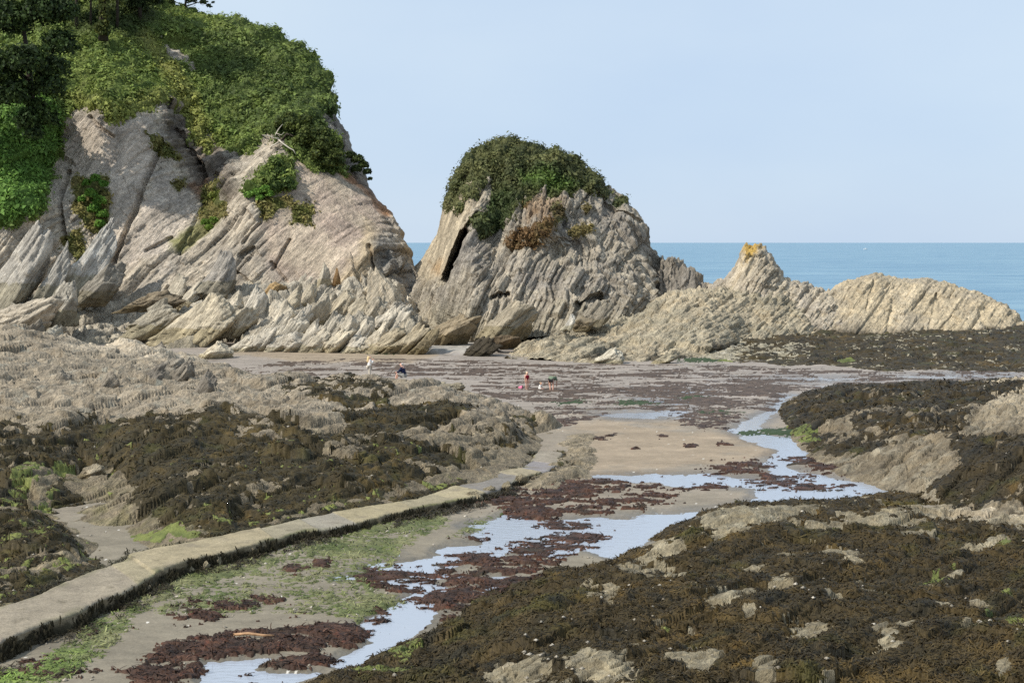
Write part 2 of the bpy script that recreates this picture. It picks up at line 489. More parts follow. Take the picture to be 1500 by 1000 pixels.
shine = sstep(.05, .4, fbm(np.stack([SX * .16, SY * .5, 0 * SX], -1), 1.0, 5, 46, .65)) * sstep(650, 600, SPY)
wetm = np.clip(wetm * .55 + shine * (1 - dry) * .8 + .35 * sstep(-26, 2, watn), 0, 1)
col = col * (1 - .18 * shine[..., None])
under = sstep(-2, 8, watn)
col = col * (1 - .28 * sstep(-20, -2, watn))[..., None]
col = col * (1 - 0.25 * under[..., None])
# pebble bank in the gap below the stack
peb = sstep(-4, 4, sdf(SPX, SPY, [(628, 500), (640, 494), (700, 496), (740, 515), (700, 522), (630, 518)], 4) + wob * 4)
pebc = (hash01(np.floor(SX * 2.4), np.floor(SY * 1.1), np.zeros_like(SX), 3) * 0.5 + 0.75)[..., None] * lin(162, 155, 144)
col = col + (pebc - col) * peb[..., None]
sandz += peb * 0.35
wetm = wetm * (1 - peb)
speck = sstep(0.42, 0.5, noise(P2 * [9, 5, 1], 49)) * sstep(0.1, 0.4, fbm(P2, 5, 2, 48)) * (1 - under)
col = col * (1 - 0.35 * speck[..., None])
col = col * (1 + .30 * fbm(P2 * [.7, 1, 1], .45, 5, 51, .7) + .35 * fbm(P2 * [.5, 1, 1], 2.2, 4, 52))[..., None]
shell = (hash01(np.floor(SX * 16), np.floor(SY * 8), np.zeros_like(SX), 8) > 0.9965) * sstep(0.0, 0.3, fbm(P2, 3, 2, 50) + .1) * (SPY > 560) * (SX == SX) * (1 - under)
col = col + (lin(215, 208, 195) - col) * shell[..., None]
SP = np.stack([SX, SY, sandz], -1)
nr, nc = SX.shape
# widen the sheet to both sides, towards the viewer and out under the rocks with coarse skirts
o = make_mesh('beach', SP.reshape(-1, 3), [grid_faces(nr, nc, flip=True)], M_sand, col.reshape(-1, 3), True, extra={'wet': wetm.ravel()})
tag(o, kind='structure')
xe0, xe1, ye0, ye1 = SP[:, 0], SP[:, -1], SP[0], SP[-1]
sk_v, sk_f, k = [], [], 0
for edge, off in ((xe0, (-220, 0, 0.0)), (xe1, (220, 0, 0.0)), (ye1, (0, -60, 0.0))):
    e = edge[::6]
    n_ = len(e)
    sk_v += [e - [0, 0, .004], e + np.array(off)]
    i = np.arange(n_ - 1) + k
    sk_f.append(np.stack([i, i + 1, i + 1 + n_, i + n_], -1)); k += 2 * n_
# corner fillers behind the viewer
cl = [np.array([ye1[0], ye1[-1], ye1[-1] + [220, 0, 0], ye1[-1] + [220, -60, 0], ye1[0] + [-220, -60, 0], ye1[0] + [-220, 0, 0]]) - [0, 0, .006]]
vv = np.concatenate(sk_v + cl)
sk_f.append(np.array([[k, k + 5, k + 4, k + 3], [k, k + 3, k + 2, k + 1]]))
tag(make_mesh('outer_beach', vv, sk_f, M_sand, np.tile(c_wet, (len(vv), 1)), extra={'wet': np.full(len(vv), .3)}), kind='structure')

# ---- water in the stream: one level sheet, the sand rises through it
m, nt, b, out = nodes('stream_water')
b.inputs['Base Color'].default_value = (0.46, 0.50, 0.56, 1); b.inputs['Roughness'].default_value = 0.04
b.inputs['IOR'].default_value = 1.4; b.inputs['Specular IOR Level'].default_value = 0.9
tc = N(nt, 'ShaderNodeTexCoord'); mp = N(nt, 'ShaderNodeMapping'); mp.inputs['Scale'].default_value = (1.0, 2.6, 1)
nn = N(nt, 'ShaderNodeTexNoise', Scale=2.4, Detail=4.0); bp = N(nt, 'ShaderNodeBump', Strength=0.22, Distance=0.05)
nt.links.new(tc.outputs['Object'], mp.inputs[0]); nt.links.new(mp.outputs[0], nn.inputs['Vector'])
nt.links.new(nn.outputs['Fac'], bp.inputs['Height']); nt.links.new(bp.outputs[0], b.inputs['Normal'])
# shallow: the bed shows a little
tr = N(nt, 'ShaderNodeBsdfTransparent'); tr.inputs[0].default_value = (.75, .78, .8, 1)
mx = N(nt, 'ShaderNodeMixShader'); mx.inputs[0].default_value = 0.22
nt.links.new(b.outputs[0], mx.inputs[1]); nt.links.new(tr.outputs[0], mx.inputs[2]); nt.links.new(mx.outputs[0], out.inputs[0])
M_water = m
kw = (watn > -8)
V, f, _, _ = compact(np.stack([SX, SY, np.zeros_like(SX)], -1).reshape(-1, 3), [grid_faces(nr, nc, kw, True)])
tag(make_mesh('stream_water', V, f, M_water, smooth=True), kind='structure')

# ---- sea out to the horizon
m, nt, b, out = nodes('sea_water')
tc = N(nt, 'ShaderNodeTexCoord'); mp = N(nt, 'ShaderNodeMapping'); mp.inputs['Scale'].default_value = (0.35, 1.0, 1)
nt.links.new(tc.outputs['Object'], mp.inputs[0])
n1 = N(nt, 'ShaderNodeTexNoise', Scale=0.16, Detail=8.0, Roughness=0.6); n2 = N(nt, 'ShaderNodeTexNoise', Scale=0.022, Detail=8.0, Roughness=0.78)
nt.links.new(mp.outputs[0], n1.inputs['Vector']); nt.links.new(mp.outputs[0], n2.inputs['Vector'])
cr = N(nt, 'ShaderNodeMix', data_type='RGBA'); cr.inputs['A'].default_value = (*lin(84, 126, 152), 1); cr.inputs['B'].default_value = (*lin(128, 160, 174), 1)
r = N(nt, 'ShaderNodeMapRange'); r.inputs['From Min'].default_value = 0.40; r.inputs['From Max'].default_value = 0.60
ad = N(nt, 'ShaderNodeMath', operation='ADD'); hf = N(nt, 'ShaderNodeMath', operation='MULTIPLY'); hf.inputs[1].default_value = 0.5
nt.links.new(n1.outputs['Fac'], ad.inputs[0]); nt.links.new(n2.outputs['Fac'], ad.inputs[1]); nt.links.new(ad.outputs[0], hf.inputs[0])
nt.links.new(hf.outputs[0], r.inputs['Value']); nt.links.new(r.outputs[0], cr.inputs['Factor']); nt.links.new(cr.outputs['Result'], b.inputs['Base Color'])
b.inputs['Roughness'].default_value = 0.35; b.inputs['IOR'].default_value = 1.33; b.inputs['Specular IOR Level'].default_value = 0.25
bp = N(nt, 'ShaderNodeBump', Strength=0.9, Distance=1.2); nt.links.new(n1.outputs['Fac'], bp.inputs['Height']); nt.links.new(bp.outputs[0], b.inputs['Normal'])
S = 40000
tag(make_mesh('sea', np.array([[-S, 150, -1.4], [S, 150, -1.4], [S, S, -1.4], [-S, S, -1.4]]), [np.array([[0, 1, 2, 3]])], m), kind='structure')

# ---- weed heaps, algae on the sand
red = np.full(SX.shape, -9.0)
for poly in REDPOLY:
    red = np.maximum(red, sdf(SPX, SPY, poly, 2.4) / 26.0)
red = np.maximum(red, blobs(SPX, SPY, [(a, b_, c * (1.25 if b_ > 745 else .95), d * (1.35 if b_ > 745 else .95)) for a, b_, c, d in REDBLOB]) * .8)
P2w = np.stack([SX * 0.55, SY, np.zeros_like(SX)], -1)
nA, nB = fbm(P2w, 0.9, 6, 61, .72), fbm(P2w, 2.6, 3, 62)
red = np.minimum(red, .42) + nA * 2.0 + 1.3 * fbm(P2w, .26, 4, 63, .7) - .16
frag = sstep(-10, 4, watn) * (SPY > 560)
red = np.maximum(red, nA * 1.5 + 1.4 * fbm(P2w, .3, 4, 75, .7) + nB * 1.1 - .78 - 3 * (1 - frag))
# the sand flat below the causeway, strewn with weed
strew = sdf(SPX, SPY, [(700, 738), (760, 716), (850, 704), (940, 712), (1010, 720), (980, 734), (930, 744), (860, 758), (800, 752), (745, 750)], 2.4)
red = np.maximum(red, np.clip(strew / 30, -9, 0.1) + nA * 2.6 + 1.3 * fbm(P2w, .26, 4, 69, .7) + nB * .9 - .08)
strew2 = sdf(SPX, SPY, [(250, 940), (300, 880), (450, 830), (540, 850), (560, 900), (420, 915)], 2.0)
red = np.maximum(red, np.clip(strew2 / 20, -9, 0) + nA * 1.7 + nB * .8 + .5 * fbm(P2, .25, 3, 64) - .62)
strew4 = sdf(SPX, SPY, [(0, 990), (150, 915), (260, 850), (450, 790), (650, 755), (640, 800), (540, 830), (450, 900), (250, 930), (150, 1010), (0, 1010)], 2.0)
red = np.maximum(red, np.clip(strew4 / 20, -9, 0) + nA * 1.6 + nB * .9 + .6 * fbm(P2, .25, 3, 65) - .78 + .42 * sstep(260, 100, SPX))
strew3 = sdf(SPX, SPY, [(850, 690), (840, 620), (900, 605), (1000, 630), (1120, 655), (1000, 685)], 2.0)
red = np.maximum(red, np.clip(strew3 / 20, -9, 0) + nA * 1.9 + nB * .5 + .5 * fbm(P2, .25, 3, 68) - .92)
# streaks of purple-brown weed across the far wet beach
band = sdf(SPX, SPY, [(330, 548), (420, 530), (640, 526), (800, 534), (1000, 536), (1300, 546), (1700, 546), (1700, 565), (1150, 572), (1130, 600), (900, 602),
                      (830, 625), (790, 600), (720, 580), (640, 552), (500, 550)], 4.0)
PS = np.stack([SX * 0.20, SY * 0.50, np.zeros_like(SX)], -1)
st = fbm(PS, 1.0, 7, 66, 0.80)
streak = np.clip(band / 16, -9, 0.10) + st * 3.4 + .5 * fbm(P2, 9.0, 2, 67) - 0.05
farweed = np.where(SPY < 640, streak, -9)
redk = np.maximum(red, farweed)
heap = np.clip(redk, 0, 1.2)
rz = sandz + np.where(SPY > 640, 0.02 + 0.10 * np.sqrt(heap) * (0.6 + .5 * billow(P2, .5, 3, 70)), 0.012 + 0.05 * heap)
rz = np.where(redk > 0, np.maximum(rz, np.where(SPY > 640, 0.03, 0.012) + 0.02 * heap), sandz - 0.05)
t1 = sstep(-.5, .5, fbm(P2, 0.7, 4, 71))[..., None]; t2 = sstep(.1, .6, fbm(P2, 1.7, 3, 72))[..., None]
rc = lin(50, 39, 32) + (lin(84, 60, 47) - lin(50, 39, 32)) * t1
rc = rc + (lin(58, 52, 40) - rc) * t2
rc = rc + (lin(128, 76, 56) - rc) * (.4 * sstep(.25, .5, fbm(P2, .35, 3, 74)))[..., None]
fr_ = sstep(640, 600, SPY)[..., None]
rc = rc + ((lin(70, 59, 50) + (lin(100, 84, 71) - lin(70, 59, 50)) * t1) - rc) * fr_
V, f, c_, _ = compact(np.stack([SX, SY, rz], -1).reshape(-1, 3), [grid_faces(nr, nc, redk > 0, True)], rc.reshape(-1, 3))
REDGRID = (SX, SY, rz, redk, rc)
RED_BASE = (V, f[0], c_)

alg = np.full(SX.shape, -9.0)
for poly, a in (([(40, 985), (150, 905), (240, 855), (330, 822), (450, 786), (560, 766), (650, 746), (650, 770), (600, 800), (560, 812), (520, 825),
                  (470, 820), (420, 826), (330, 850), (240, 885), (200, 905), (170, 950), (80, 1010), (0, 1010), (0, 985)], .42),
                ([(470, 905), (520, 880), (540, 862), (592, 880), (575, 888), (545, 902), (528, 915), (500, 908)], .35),
                ([(250, 850), (420, 800), (600, 770), (560, 870), (520, 900), (300, 900), (230, 900)], .12),
                ([(570, 960), (590, 950), (610, 962), (600, 975), (575, 975)], .6), ([(700, 775), (720, 760), (740, 752), (700, 765), (660, 790)], .1)):
    alg = np.maximum(alg, np.clip(sdf(SPX, SPY, poly, 2.2) / 18, -9, a))
alg = np.maximum(alg, blobs(SPX, SPY, [(1080, 632, 1, 1), (1130, 632, 30, 5), (1160, 634, 34, 6), (1185, 646, 22, 3), (1100, 634, 20, 5), (1050, 606, 34, 4), (930, 590, 40, 5), (1010, 583, 30, 3), (840, 590, 30, 4), (660, 592, 0.1, 0.1), (1030, 528, 40, 4), (570, 517, 50, 3), (190, 540, 1, 1)]) * 1.2)
alg = alg + nA * 1.3 + fbm(P2, .26, 5, 77, .75) * 2.0 + nB * .8 - .08
ak = np.where(redk > 0.2, -1, alg)
az = np.where(ak > 0, sandz + 0.008 + 0.03 * np.clip(ak, 0, 1), sandz - .03)
az = np.where((ak > 0), np.maximum(az, 0.004 + 0.01 * np.clip(ak, 0, 1)), az)
ta = sstep(-.4, .5, fbm(P2, 1.3, 4, 78))[..., None]
ac = lin(84, 92, 50) + (lin(124, 122, 84) - lin(84, 92, 50)) * ta
ac = ac + (lin(112, 134, 60) - ac) * (sstep(250, 60, SPX) * sstep(-.2, .4, nB))[..., None]
ac = ac + (lin(52, 66, 34) - ac) * sstep(680, 640, SPY)[..., None]
ALG = (np.stack([SX, SY, az], -1), ak, ac)
ALG_BASE = compact(np.stack([SX, SY, az], -1).reshape(-1, 3), [grid_faces(nr, nc, ak > 0, True)], ac.reshape(-1, 3))


# =================================================================== REEFS
WEED = {'V': [], 'F': [], 'C': [], 'n': 0}
FROND = {'p': [], 'n': [], 'c': [], 'd': []}
GREEN = {'V': [], 'F': [], 'C': [], 'n': 0}


def put(acc, V, f, c):
    acc['V'].append(V); acc['F'].append(f + acc['n']); acc['C'].append(c); acc['n'] += len(V)


def reef(name, label, cat, box, ctrl, amp, fr, colfun, weedfun, ths=(1.5, 0.55, 0.2), lns=(4.0, 1.8, .8), seed=1, frond=1.0, flat=None, greenfun=None, mat=None, lift=0.0, wtone=1.0, mound=0.0, smoothrock=1.0):
    PX, PY, X, Y = param_grid(*box)
    fit = ctrl_fit(ctrl)
    z0 = fit(PX, PY) + lift
    P = np.stack([X, Y, z0], -1)
    qx, qy = project(X, Y, z0)
    body = sstep(-0.25, 0.45, z0)
    a = amp * body
    if flat is not None:
        a = a * flat(qx, qy)
    d = 0.75 * (slabs(P, fr, ths[0], lns[0], seed, .2) - .45) + 0.40 * (slabs(P, fr, ths[1], lns[1], seed + 20, .2) - .45) + 0.16 * (slabs(P, fr, ths[2], lns[2], seed + 40, .2) - .45)
    d = d + 0.5 * fbm(P, 2.6, 4, seed + 60) + 0.16 * fbm(P, .5, 3, seed + 66)
    d = d * smoothrock + mound * fbm(P, 5.5, 3, seed + 68)
    z = z0 + a * d
    keep = z > -0.25
    n1 = fbm(P, 3.0, 4, seed + 70); n2 = fbm(P, .8, 4, seed + 71)
    bare = slabs(P, fr, ths[1], lns[1], seed + 20)
    c = colfun(qx, qy, P, n1, n2) * (0.86 + 0.28 * hash01(np.floor(P @ fr[0] / ths[1]), np.floor(P @ fr[1] / lns[1]), np.zeros_like(z), seed))[..., None]
    nr, nc = z.shape
    PP = np.stack([X, Y, z], -1)
    V, f, cc, _ = compact(PP.reshape(-1, 3), [grid_faces(nr, nc, keep, True)], c.reshape(-1, 3))
    o = make_mesh(name, V, f, mat or M_reef, cc)
    tag(o, label, cat)
    wm = weedfun(qx, qy, P, n1, n2)
    wm = np.where(z < 0.02, -1, wm)
    # weed settles over ledges and smooths them a little
    wz = z0 + a * (d * .8) + 0.03 + 0.10 * np.clip(wm, 0, 1) * (0.3 + billow(P, .55, 3, seed + 80)) + 0.05 * fbm(P, .16, 2, seed + 81)
    wz = np.where(wm > 0, np.maximum(wz, z + 0.015), z - 0.06)
    p1 = sstep(-.35, .45, fbm(P, 1.1, 4, seed + 83)); p2 = sstep(0.05, .5, fbm(P, .45, 4, seed + 84)); p3 = sstep(-.1, .5, fbm(P, 3.5, 3, seed + 85))
    wc = lin(74, 66, 50) + (lin(112, 95, 62) - lin(74, 66, 50)) * (p1 * (.3 + .7 * p3))[..., None]
    wc = wc + (lin(144, 112, 56) - wc) * (0.36 * p2 * p3)[..., None]
    wc = wc + (lin(92, 92, 54) - wc) * (0.6 * sstep(.1, .5, fbm(P, 1.6, 3, seed + 89)))[..., None]
    wc = wc + (lin(54, 54, 50) - wc) * (sstep(.0, .5, fbm(P, .8, 4, seed + 88)) * .75)[..., None]
    wc = wc * wtone * np.array([1.03, 1.0, .9])
    kk = (wm > 0) & keep
    V, f, cc, _ = compact(np.stack([X, Y, wz], -1).reshape(-1, 3), [grid_faces(nr, nc, kk, True)], wc.reshape(-1, 3))
    if len(f[0]):
        put(WEED, V, f[0], cc)
    if frond:
        nrm = grid_normals(np.stack([X, Y, wz], -1)); nrm *= np.sign(nrm[..., 2:3])
        pick = kk & (RNG.random(z.shape) < frond * (0.5 + .5 * np.clip(wm, 0, 1)))
        FROND['p'].append(np.stack([X, Y, wz], -1)[pick]); FROND['n'].append(nrm[pick]); FROND['c'].append(wc[pick])
    if greenfun is not None:
        gm = greenfun(qx, qy, P, n1, n2)
        gm = np.where(z < 0.0, -1, gm)
        gz = np.maximum(z, np.where(kk, wz, z)) + 0.012 + 0.03 * np.clip(gm, 0, 1)
        gz = np.where(gm > 0, gz, z - .05)
        g = sstep(-.4, .5, n2)[..., None]
        gc = lin(80, 88, 44) + (lin(116, 120, 62) - lin(80, 88, 44)) * g
        V, f, cc, _ = compact(np.stack([X, Y, gz], -1).reshape(-1, 3), [grid_faces(nr, nc, (gm > 0) & keep, True)], gc.reshape(-1, 3))
        if len(f[0]):
            put(GREEN, V, f[0], cc)
    return dict(PX=PX, PY=PY, X=X, Y=Y, z=z, qx=qx, qy=qy, fit=fit)


def mixc(a, b, t):
    return a + (b - a) * t[..., None]


FR_REEF = bedding(52, 0.5)
# ---------------------------------------------------------------- reef left of the causeway
ctrlH = [(830, 655, -.05), (800, 645, .0), (785, 665, .05), (790, 680, .1), (733, 690, .26), (667, 712, .26), (600, 730, .28), (514, 745, .3), (442, 758, .3), (360, 779, .3), (280, 795, .26), (230, 790, .2),
         (190, 760, .2), (150, 740, .3), (750, 630, .9), (700, 605, 1.3), (650, 640, 1.25), (600, 680, 1.0), (500, 700, 1.0), (400, 720, .9), (300, 740, .85), (230, 720, .9),
         (600, 600, 1.6), (500, 620, 1.7), (400, 640, 1.6), (300, 660, 1.5), (200, 660, 1.4), (100, 650, 1.3), (0, 660, 1.2), (800, 612, .5), (760, 600, .9), (700, 587, 1.4),
         (650, 564, 1.6), (600, 557, 1.75), (540, 552, 1.8), (500, 549, 1.8), (440, 556, 1.9), (300, 600, 2.2), (200, 600, 2.2), (100, 600, 2.2), (0, 600, 2.2), (400, 580, 2.0),
         (300, 560, 2.4), (200, 550, 2.7), (100, 550, 3.0), (0, 550, 3.2), (250, 522, 2.6), (330, 532, 1.9), (200, 507, 3.1), (100, 493, 3.8), (0, 480, 4.3), (50, 484, 4.2),
         ('d', 800, 83, -.4), ('d', 760, 90, -.4), ('d', 700, 93, -.5), ('d', 650, 97, -.5), ('d', 600, 99, -.5), ('d', 540, 100, -.5), ('d', 440, 96, -.3), ('d', 380, 102, -.4),
         ('d', 330, 112, -.5), ('d', 250, 118, -.2), ('d', 200, 118, .2), ('d', 100, 113, 1.0), ('d', 0, 111, 1.2), ('d', -150, 112, 1.5),
         (-150, 600, 2.2), (-150, 480, 4.3), (-150, 700, 1.0), (-120, 800, .6), (850, 655, -.3), (850, 620, -.5), (840, 600, -.5), (870, 690, -.5),
         (50, 700, .8), (0, 720, .7), (100, 715, .3), (130, 690, .35), (95, 755, -.02), (130, 782, -.06), (200, 808, -.06), (165, 795, -.05), (40, 770, .6), (0, 790, .65),
         (92, 800, .5), (60, 828, .5), (0, 850, .45), (0, 880, .45), (130, 820, .1), (80, 850, .3), (450, 803, -.15), (650, 748, -.15), (300, 856, -.15), (150, 920, -.15), (0, 990, -.15), (770, 722, -.15)]


def colH(qx, qy, P, n1, n2):
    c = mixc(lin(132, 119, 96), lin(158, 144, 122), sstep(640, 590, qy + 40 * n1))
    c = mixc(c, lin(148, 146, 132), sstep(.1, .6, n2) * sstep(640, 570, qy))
    c = mixc(c, lin(132, 116, 92), sstep(.1, .55, n1) * .8)
    c = mixc(c, lin(206, 190, 164), sstep(-30, 30, sdf(qx, qy, [(110, 480), (350, 500), (340, 530), (200, 530), (100, 505)], 3)) * .8)
    c = mixc(c, lin(110, 104, 68), sstep(650, 760, qy) * sstep(-.2, .4, n2) * .6)
    return c


def weedH(qx, qy, P, n1, n2):
    wpx = np.full(qx.shape, -9.0)
    for poly, a in (([(0, 625), (100, 628), (140, 612), (260, 602), (330, 602), (420, 622), (480, 642), (560, 650), (640, 655), (680, 672), (640, 700), (560, 726), (480, 738),
                      (400, 756), (330, 780), (230, 768), (165, 742), (220, 705), (150, 684), (100, 690), (60, 690), (0, 700), (-160, 700), (-160, 620)], .30),
                    ([(490, 598), (560, 588), (640, 586), (700, 592), (690, 608), (600, 625), (540, 640), (500, 662), (440, 660), (510, 622)], .5),
                    ([(-160, 700), (50, 700), (30, 732), (-160, 740)], .5), ([(-160, 765), (0, 758), (60, 752), (100, 785), (128, 812), (90, 822), (0, 830), (-160, 830)], .4),
                    ([(20, 842), (110, 832), (160, 815), (120, 850), (0, 884), (-160, 884), (-160, 850)], .3), ([(70, 730), (90, 716), (116, 730), (110, 745), (80, 748)], .8),
                    ([(410, 565), (500, 555), (560, 560), (580, 575), (520, 585), (460, 578)], .1), ([(650, 610), (780, 610), (780, 640), (690, 660)], -.15),
                    ([(280, 790), (450, 754), (650, 712), (700, 700), (660, 722), (450, 764), (330, 792)], .6)):
        wpx = np.maximum(wpx, np.clip(sdf(qx, qy, poly, 2.0) / 22, -9, a))
    return wpx + 0.7 * n1 + 1.2 * n2 + .6 * fbm(P, .4, 4, 197, .65) + .05


def greenH(qx, qy, P, n1, n2):
    g = np.full(qx.shape, -9.0)
    for poly, a in (([(30, 690), (90, 678), (130, 680), (100, 695), (50, 720), (20, 735), (0, 735)], .15), ([(0, 780), (50, 765), (110, 790), (150, 815), (120, 830), (0, 880)], -.1),
                    ([(180, 785), (260, 775), (300, 790), (230, 795), (190, 795)], .3), ([(300, 740), (450, 715), (640, 700), (600, 728), (450, 752), (330, 780)], -.25),
                    ([(50, 735), (80, 725), (75, 745), (55, 748)], .3), ([(430, 660), (600, 650), (640, 665), (560, 690), (430, 690)], -.38), ([(0, 640), (330, 610), (480, 660), (640, 690), (450, 740), (200, 760), (160, 720)], -.5), ([(600, 715), (690, 700), (680, 708), (620, 726)], .0)):
        g = np.maximum(g, np.clip(sdf(qx, qy, poly, 2.0) / 20, -9, a))
    return g + 1.1 * n2 + .5 * n1 + .8 * fbm(P, .35, 3, 199) - .1


def flatH(qx, qy):
    e = sdf(qx, qy, [(0, 886), (60, 868), (120, 841), (180, 820), (270, 797), (360, 779), (450, 758), (514, 745), (610, 731), (667, 712), (733, 690), (790, 650), (880, 650), (880, 760), (500, 850), (200, 960), (0, 1000)], 2.0, 90)
    return 0.25 + 0.75 * sstep(-6, -60, e)


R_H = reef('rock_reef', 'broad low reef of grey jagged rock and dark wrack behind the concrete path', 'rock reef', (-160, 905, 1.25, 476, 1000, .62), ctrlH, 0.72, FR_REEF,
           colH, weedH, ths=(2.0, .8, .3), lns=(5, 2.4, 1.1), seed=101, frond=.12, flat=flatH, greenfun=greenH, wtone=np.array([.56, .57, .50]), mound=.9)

# ---------------------------------------------------------------- reef beyond the stream on the right
ctrlI = [(1140, 605, 0), (1165, 645, 0), (1190, 664, .1), (1230, 692, .05), (1310, 712, .1), (1400, 738, .25), (1500, 745, .45), (1200, 605, .65), (1250, 622, .9), (1300, 640, 1.1), (1400, 660, 1.35),
         (1500, 650, 1.9), (1350, 690, .7), (1450, 708, .9), (1500, 720, 1.0), (1180, 585, .4), (1220, 572, .6), (1300, 564, .9), (1400, 563, 1.15), (1450, 564, 1.35), (1500, 560, 1.6),
         ('d', 1160, 100, -.4), ('d', 1200, 103, -.4), ('d', 1300, 104, -.35), ('d', 1400, 105, -.35), ('d', 1500, 107, -.3), ('d', 1650, 108, -.3), (1650, 650, 2.2), (1650, 562, 1.8), (1650, 720, 1.3),
         (1110, 602, -.5), (1115, 640, -.5), (1150, 682, -.4), (1250, 728, -.3), (1340, 745, -.2), (1500, 790, .2), (1400, 780, -.1)]


def colI(qx, qy, P, n1, n2):
    c = mixc(lin(126, 113, 91), lin(148, 138, 117), sstep(-.2, .5, n2))
    c = mixc(c, lin(116, 102, 80), sstep(.05, .5, n1) * .8)
    c = mixc(c, lin(186, 170, 142), sstep(1380, 1480, qx) * sstep(640, 590, qy) * .8)
    return c


def weedI(qx, qy, P, n1, n2):
    w_ = np.full(qx.shape, -9.0)
    for poly, a in (([(1120, 612), (1180, 575), (1230, 564), (1400, 560), (1500, 566), (1400, 596), (1260, 600), (1180, 640), (1140, 640)], .28),
                    ([(1390, 640), (1500, 640), (1660, 640), (1660, 750), (1400, 742), (1360, 720), (1420, 690)], .22), ([(1250, 612), (1420, 600), (1400, 635), (1260, 642)], .05),
                    ([(1180, 640), (1310, 650), (1240, 668), (1190, 662)], .3)):
        w_ = np.maximum(w_, np.clip(sdf(qx, qy, poly, 2.0) / 22, -9, a))
    return w_ + .7 * n1 + 1.1 * n2 + .7 * fbm(P, .4, 4, 297, .65) + .16


def greenI(qx, qy, P, n1, n2):
    return .9 * fbm(P, .35, 3, 298) - .2 + blobs(qx, qy, [(1130, 632, 30, 9), (1170, 634, 30, 8), (1185, 646, 22, 5), (1290, 660, .1, .1)]) + .4 * n2


R_I = reef('rock_reef', 'weedy grey reef on the right beyond the stream, below the long pale ridge', 'rock reef', (1095, 1660, 1.25, 545, 830, .6), ctrlI, 0.62, FR_REEF, colI, weedI, seed=211, frond=.11, greenfun=greenI, wtone=.5, mound=.5)

# ---------------------------------------------------------------- near reef, heaped with wrack
ctrlJ = [(500, 988, 0), (580, 957, 0), (620, 927, .05), (660, 897, .05), (740, 870, .05), (800, 842, .1), (905, 824, .05), (960, 797, .1), (1010, 768, .1), (1080, 743, .1), (1200, 743, .2),
         (1310, 731, .2), (1400, 737, .35), (1500, 745, .45), (700, 930, .6), (800, 880, .8), (900, 850, .75), (1000, 800, .6), (1050, 780, .6), (1100, 850, 1.0), (1000, 900, 1.2), (900, 950, 1.2),
         (750, 985, .9), (1200, 780, .7), (1300, 760, .6), (1350, 820, 1.0), (1300, 900, 1.3), (1450, 780, .8), (1500, 850, 1.1), (1450, 950, 1.6), (1100, 980, 1.6), (1000, 1050, 1.7), (700, 1050, 1.0),
         (1500, 1050, 1.8), (550, 1030, .4), (450, 1012, .1), (450, 965, -.4), (560, 915, -.4), (640, 862, -.4), (800, 812, -.4), (900, 785, -.4), (1000, 742, -.35), (1200, 722, -.35), (1320, 708, -.2),
         (1650, 780, 1.0), (1650, 950, 1.6), (1650, 1050, 1.8), (1500, 725, .3), (1650, 730, .5), (380, 1040, -.3)]
BAREJ = [(1050, 772, 36, 10), (1110, 764, 50, 10), (1200, 768, 70, 6), (1320, 763, 55, 6), (1070, 783, 30, 9), (975, 808, 26, 9), (945, 798, 22, 7), (990, 838, 36, 9), (935, 842, 28, 8), (893, 882, 14, 22),
         (872, 880, 16, 16), (1070, 880, 28, 12), (1100, 836, 22, 6), (1138, 864, 24, 8), (1140, 852, 14, 5), (1182, 918, 30, 18), (1300, 936, 24, 16), (1325, 922, 16, 6), (1280, 870, 16, 6), (1246, 827, 16, 4),
         (1230, 818, 30, 4), (1262, 850, 10, 5), (1175, 816, 40, 3), (1380, 892, 14, 6), (1430, 891, 12, 6), (1098, 905, 12, 6), (1030, 972, 26, 12), (1052, 962, 14, 10), (1000, 965, 22, 8), (1012, 940, 14, 7),
         (1240, 1000, 34, 10), (1118, 985, 16, 22), (1200, 1005, 20, 8), (1425, 922, 16, 5), (1472, 990, 10, 8), (1395, 935, 10, 6), (1355, 997, 12, 5), (950, 823, 22, 7), (1330, 788, 40, 4), (1400, 745, 60, 8),
         (1450, 806, 46, 8), (1480, 760, 40, 10), (1245, 765, 34, 9), (1150, 752, 34, 6), (880, 992, 46, 16), (760, 996, 46, 18), (1010, 920, 10, 4), (960, 870, 12, 5), (1220, 880, 12, 4), (1400, 850, 30, 4)]


def colJ(qx, qy, P, n1, n2):
    c = mixc(lin(142, 130, 104), lin(160, 150, 126), sstep(-.2, .5, n2))
    c = mixc(c, lin(184, 168, 142), sstep(1330, 1450, qx) * sstep(775, 750, qy) * .8)
    c = mixc(c, lin(112, 100, 74), sstep(.1, .6, n1) * .7)
    return c


def weedJ(qx, qy, P, n1, n2):
    m_ = -blobs(qx, qy, [(a, b_, c * 1.25, d * 1.25) for a, b_, c, d in BAREJ]) * .8
    m_ = np.minimum(m_, 0.45)
    top = sstep(800, 750, qy) * .25 + .30 * sstep(1350, 1450, qx) * sstep(790, 755, qy)
    return m_ + .95 * n2 + .5 * n1 + .8 * fbm(P, .32, 4, 399, .65) + .14 - top


def greenJ(qx, qy, P, n1, n2):
    return .8 * fbm(P, .3, 3, 398) - .15 + blobs(qx, qy, [(1480, 913, 22, 9), (1450, 903, 10, 4), (1365, 855, 24, 4), (1370, 845, 10, 4), (1395, 840, 8, 3), (1475, 880, 12, 3), (1225, 768, 12, 4), (590, 962, 22, 11), (608, 952, 16, 8), (560, 990, 60, 6), (1470, 812, 14, 4), (975, 922, 8, 4)]) + .5 * n2 - .05


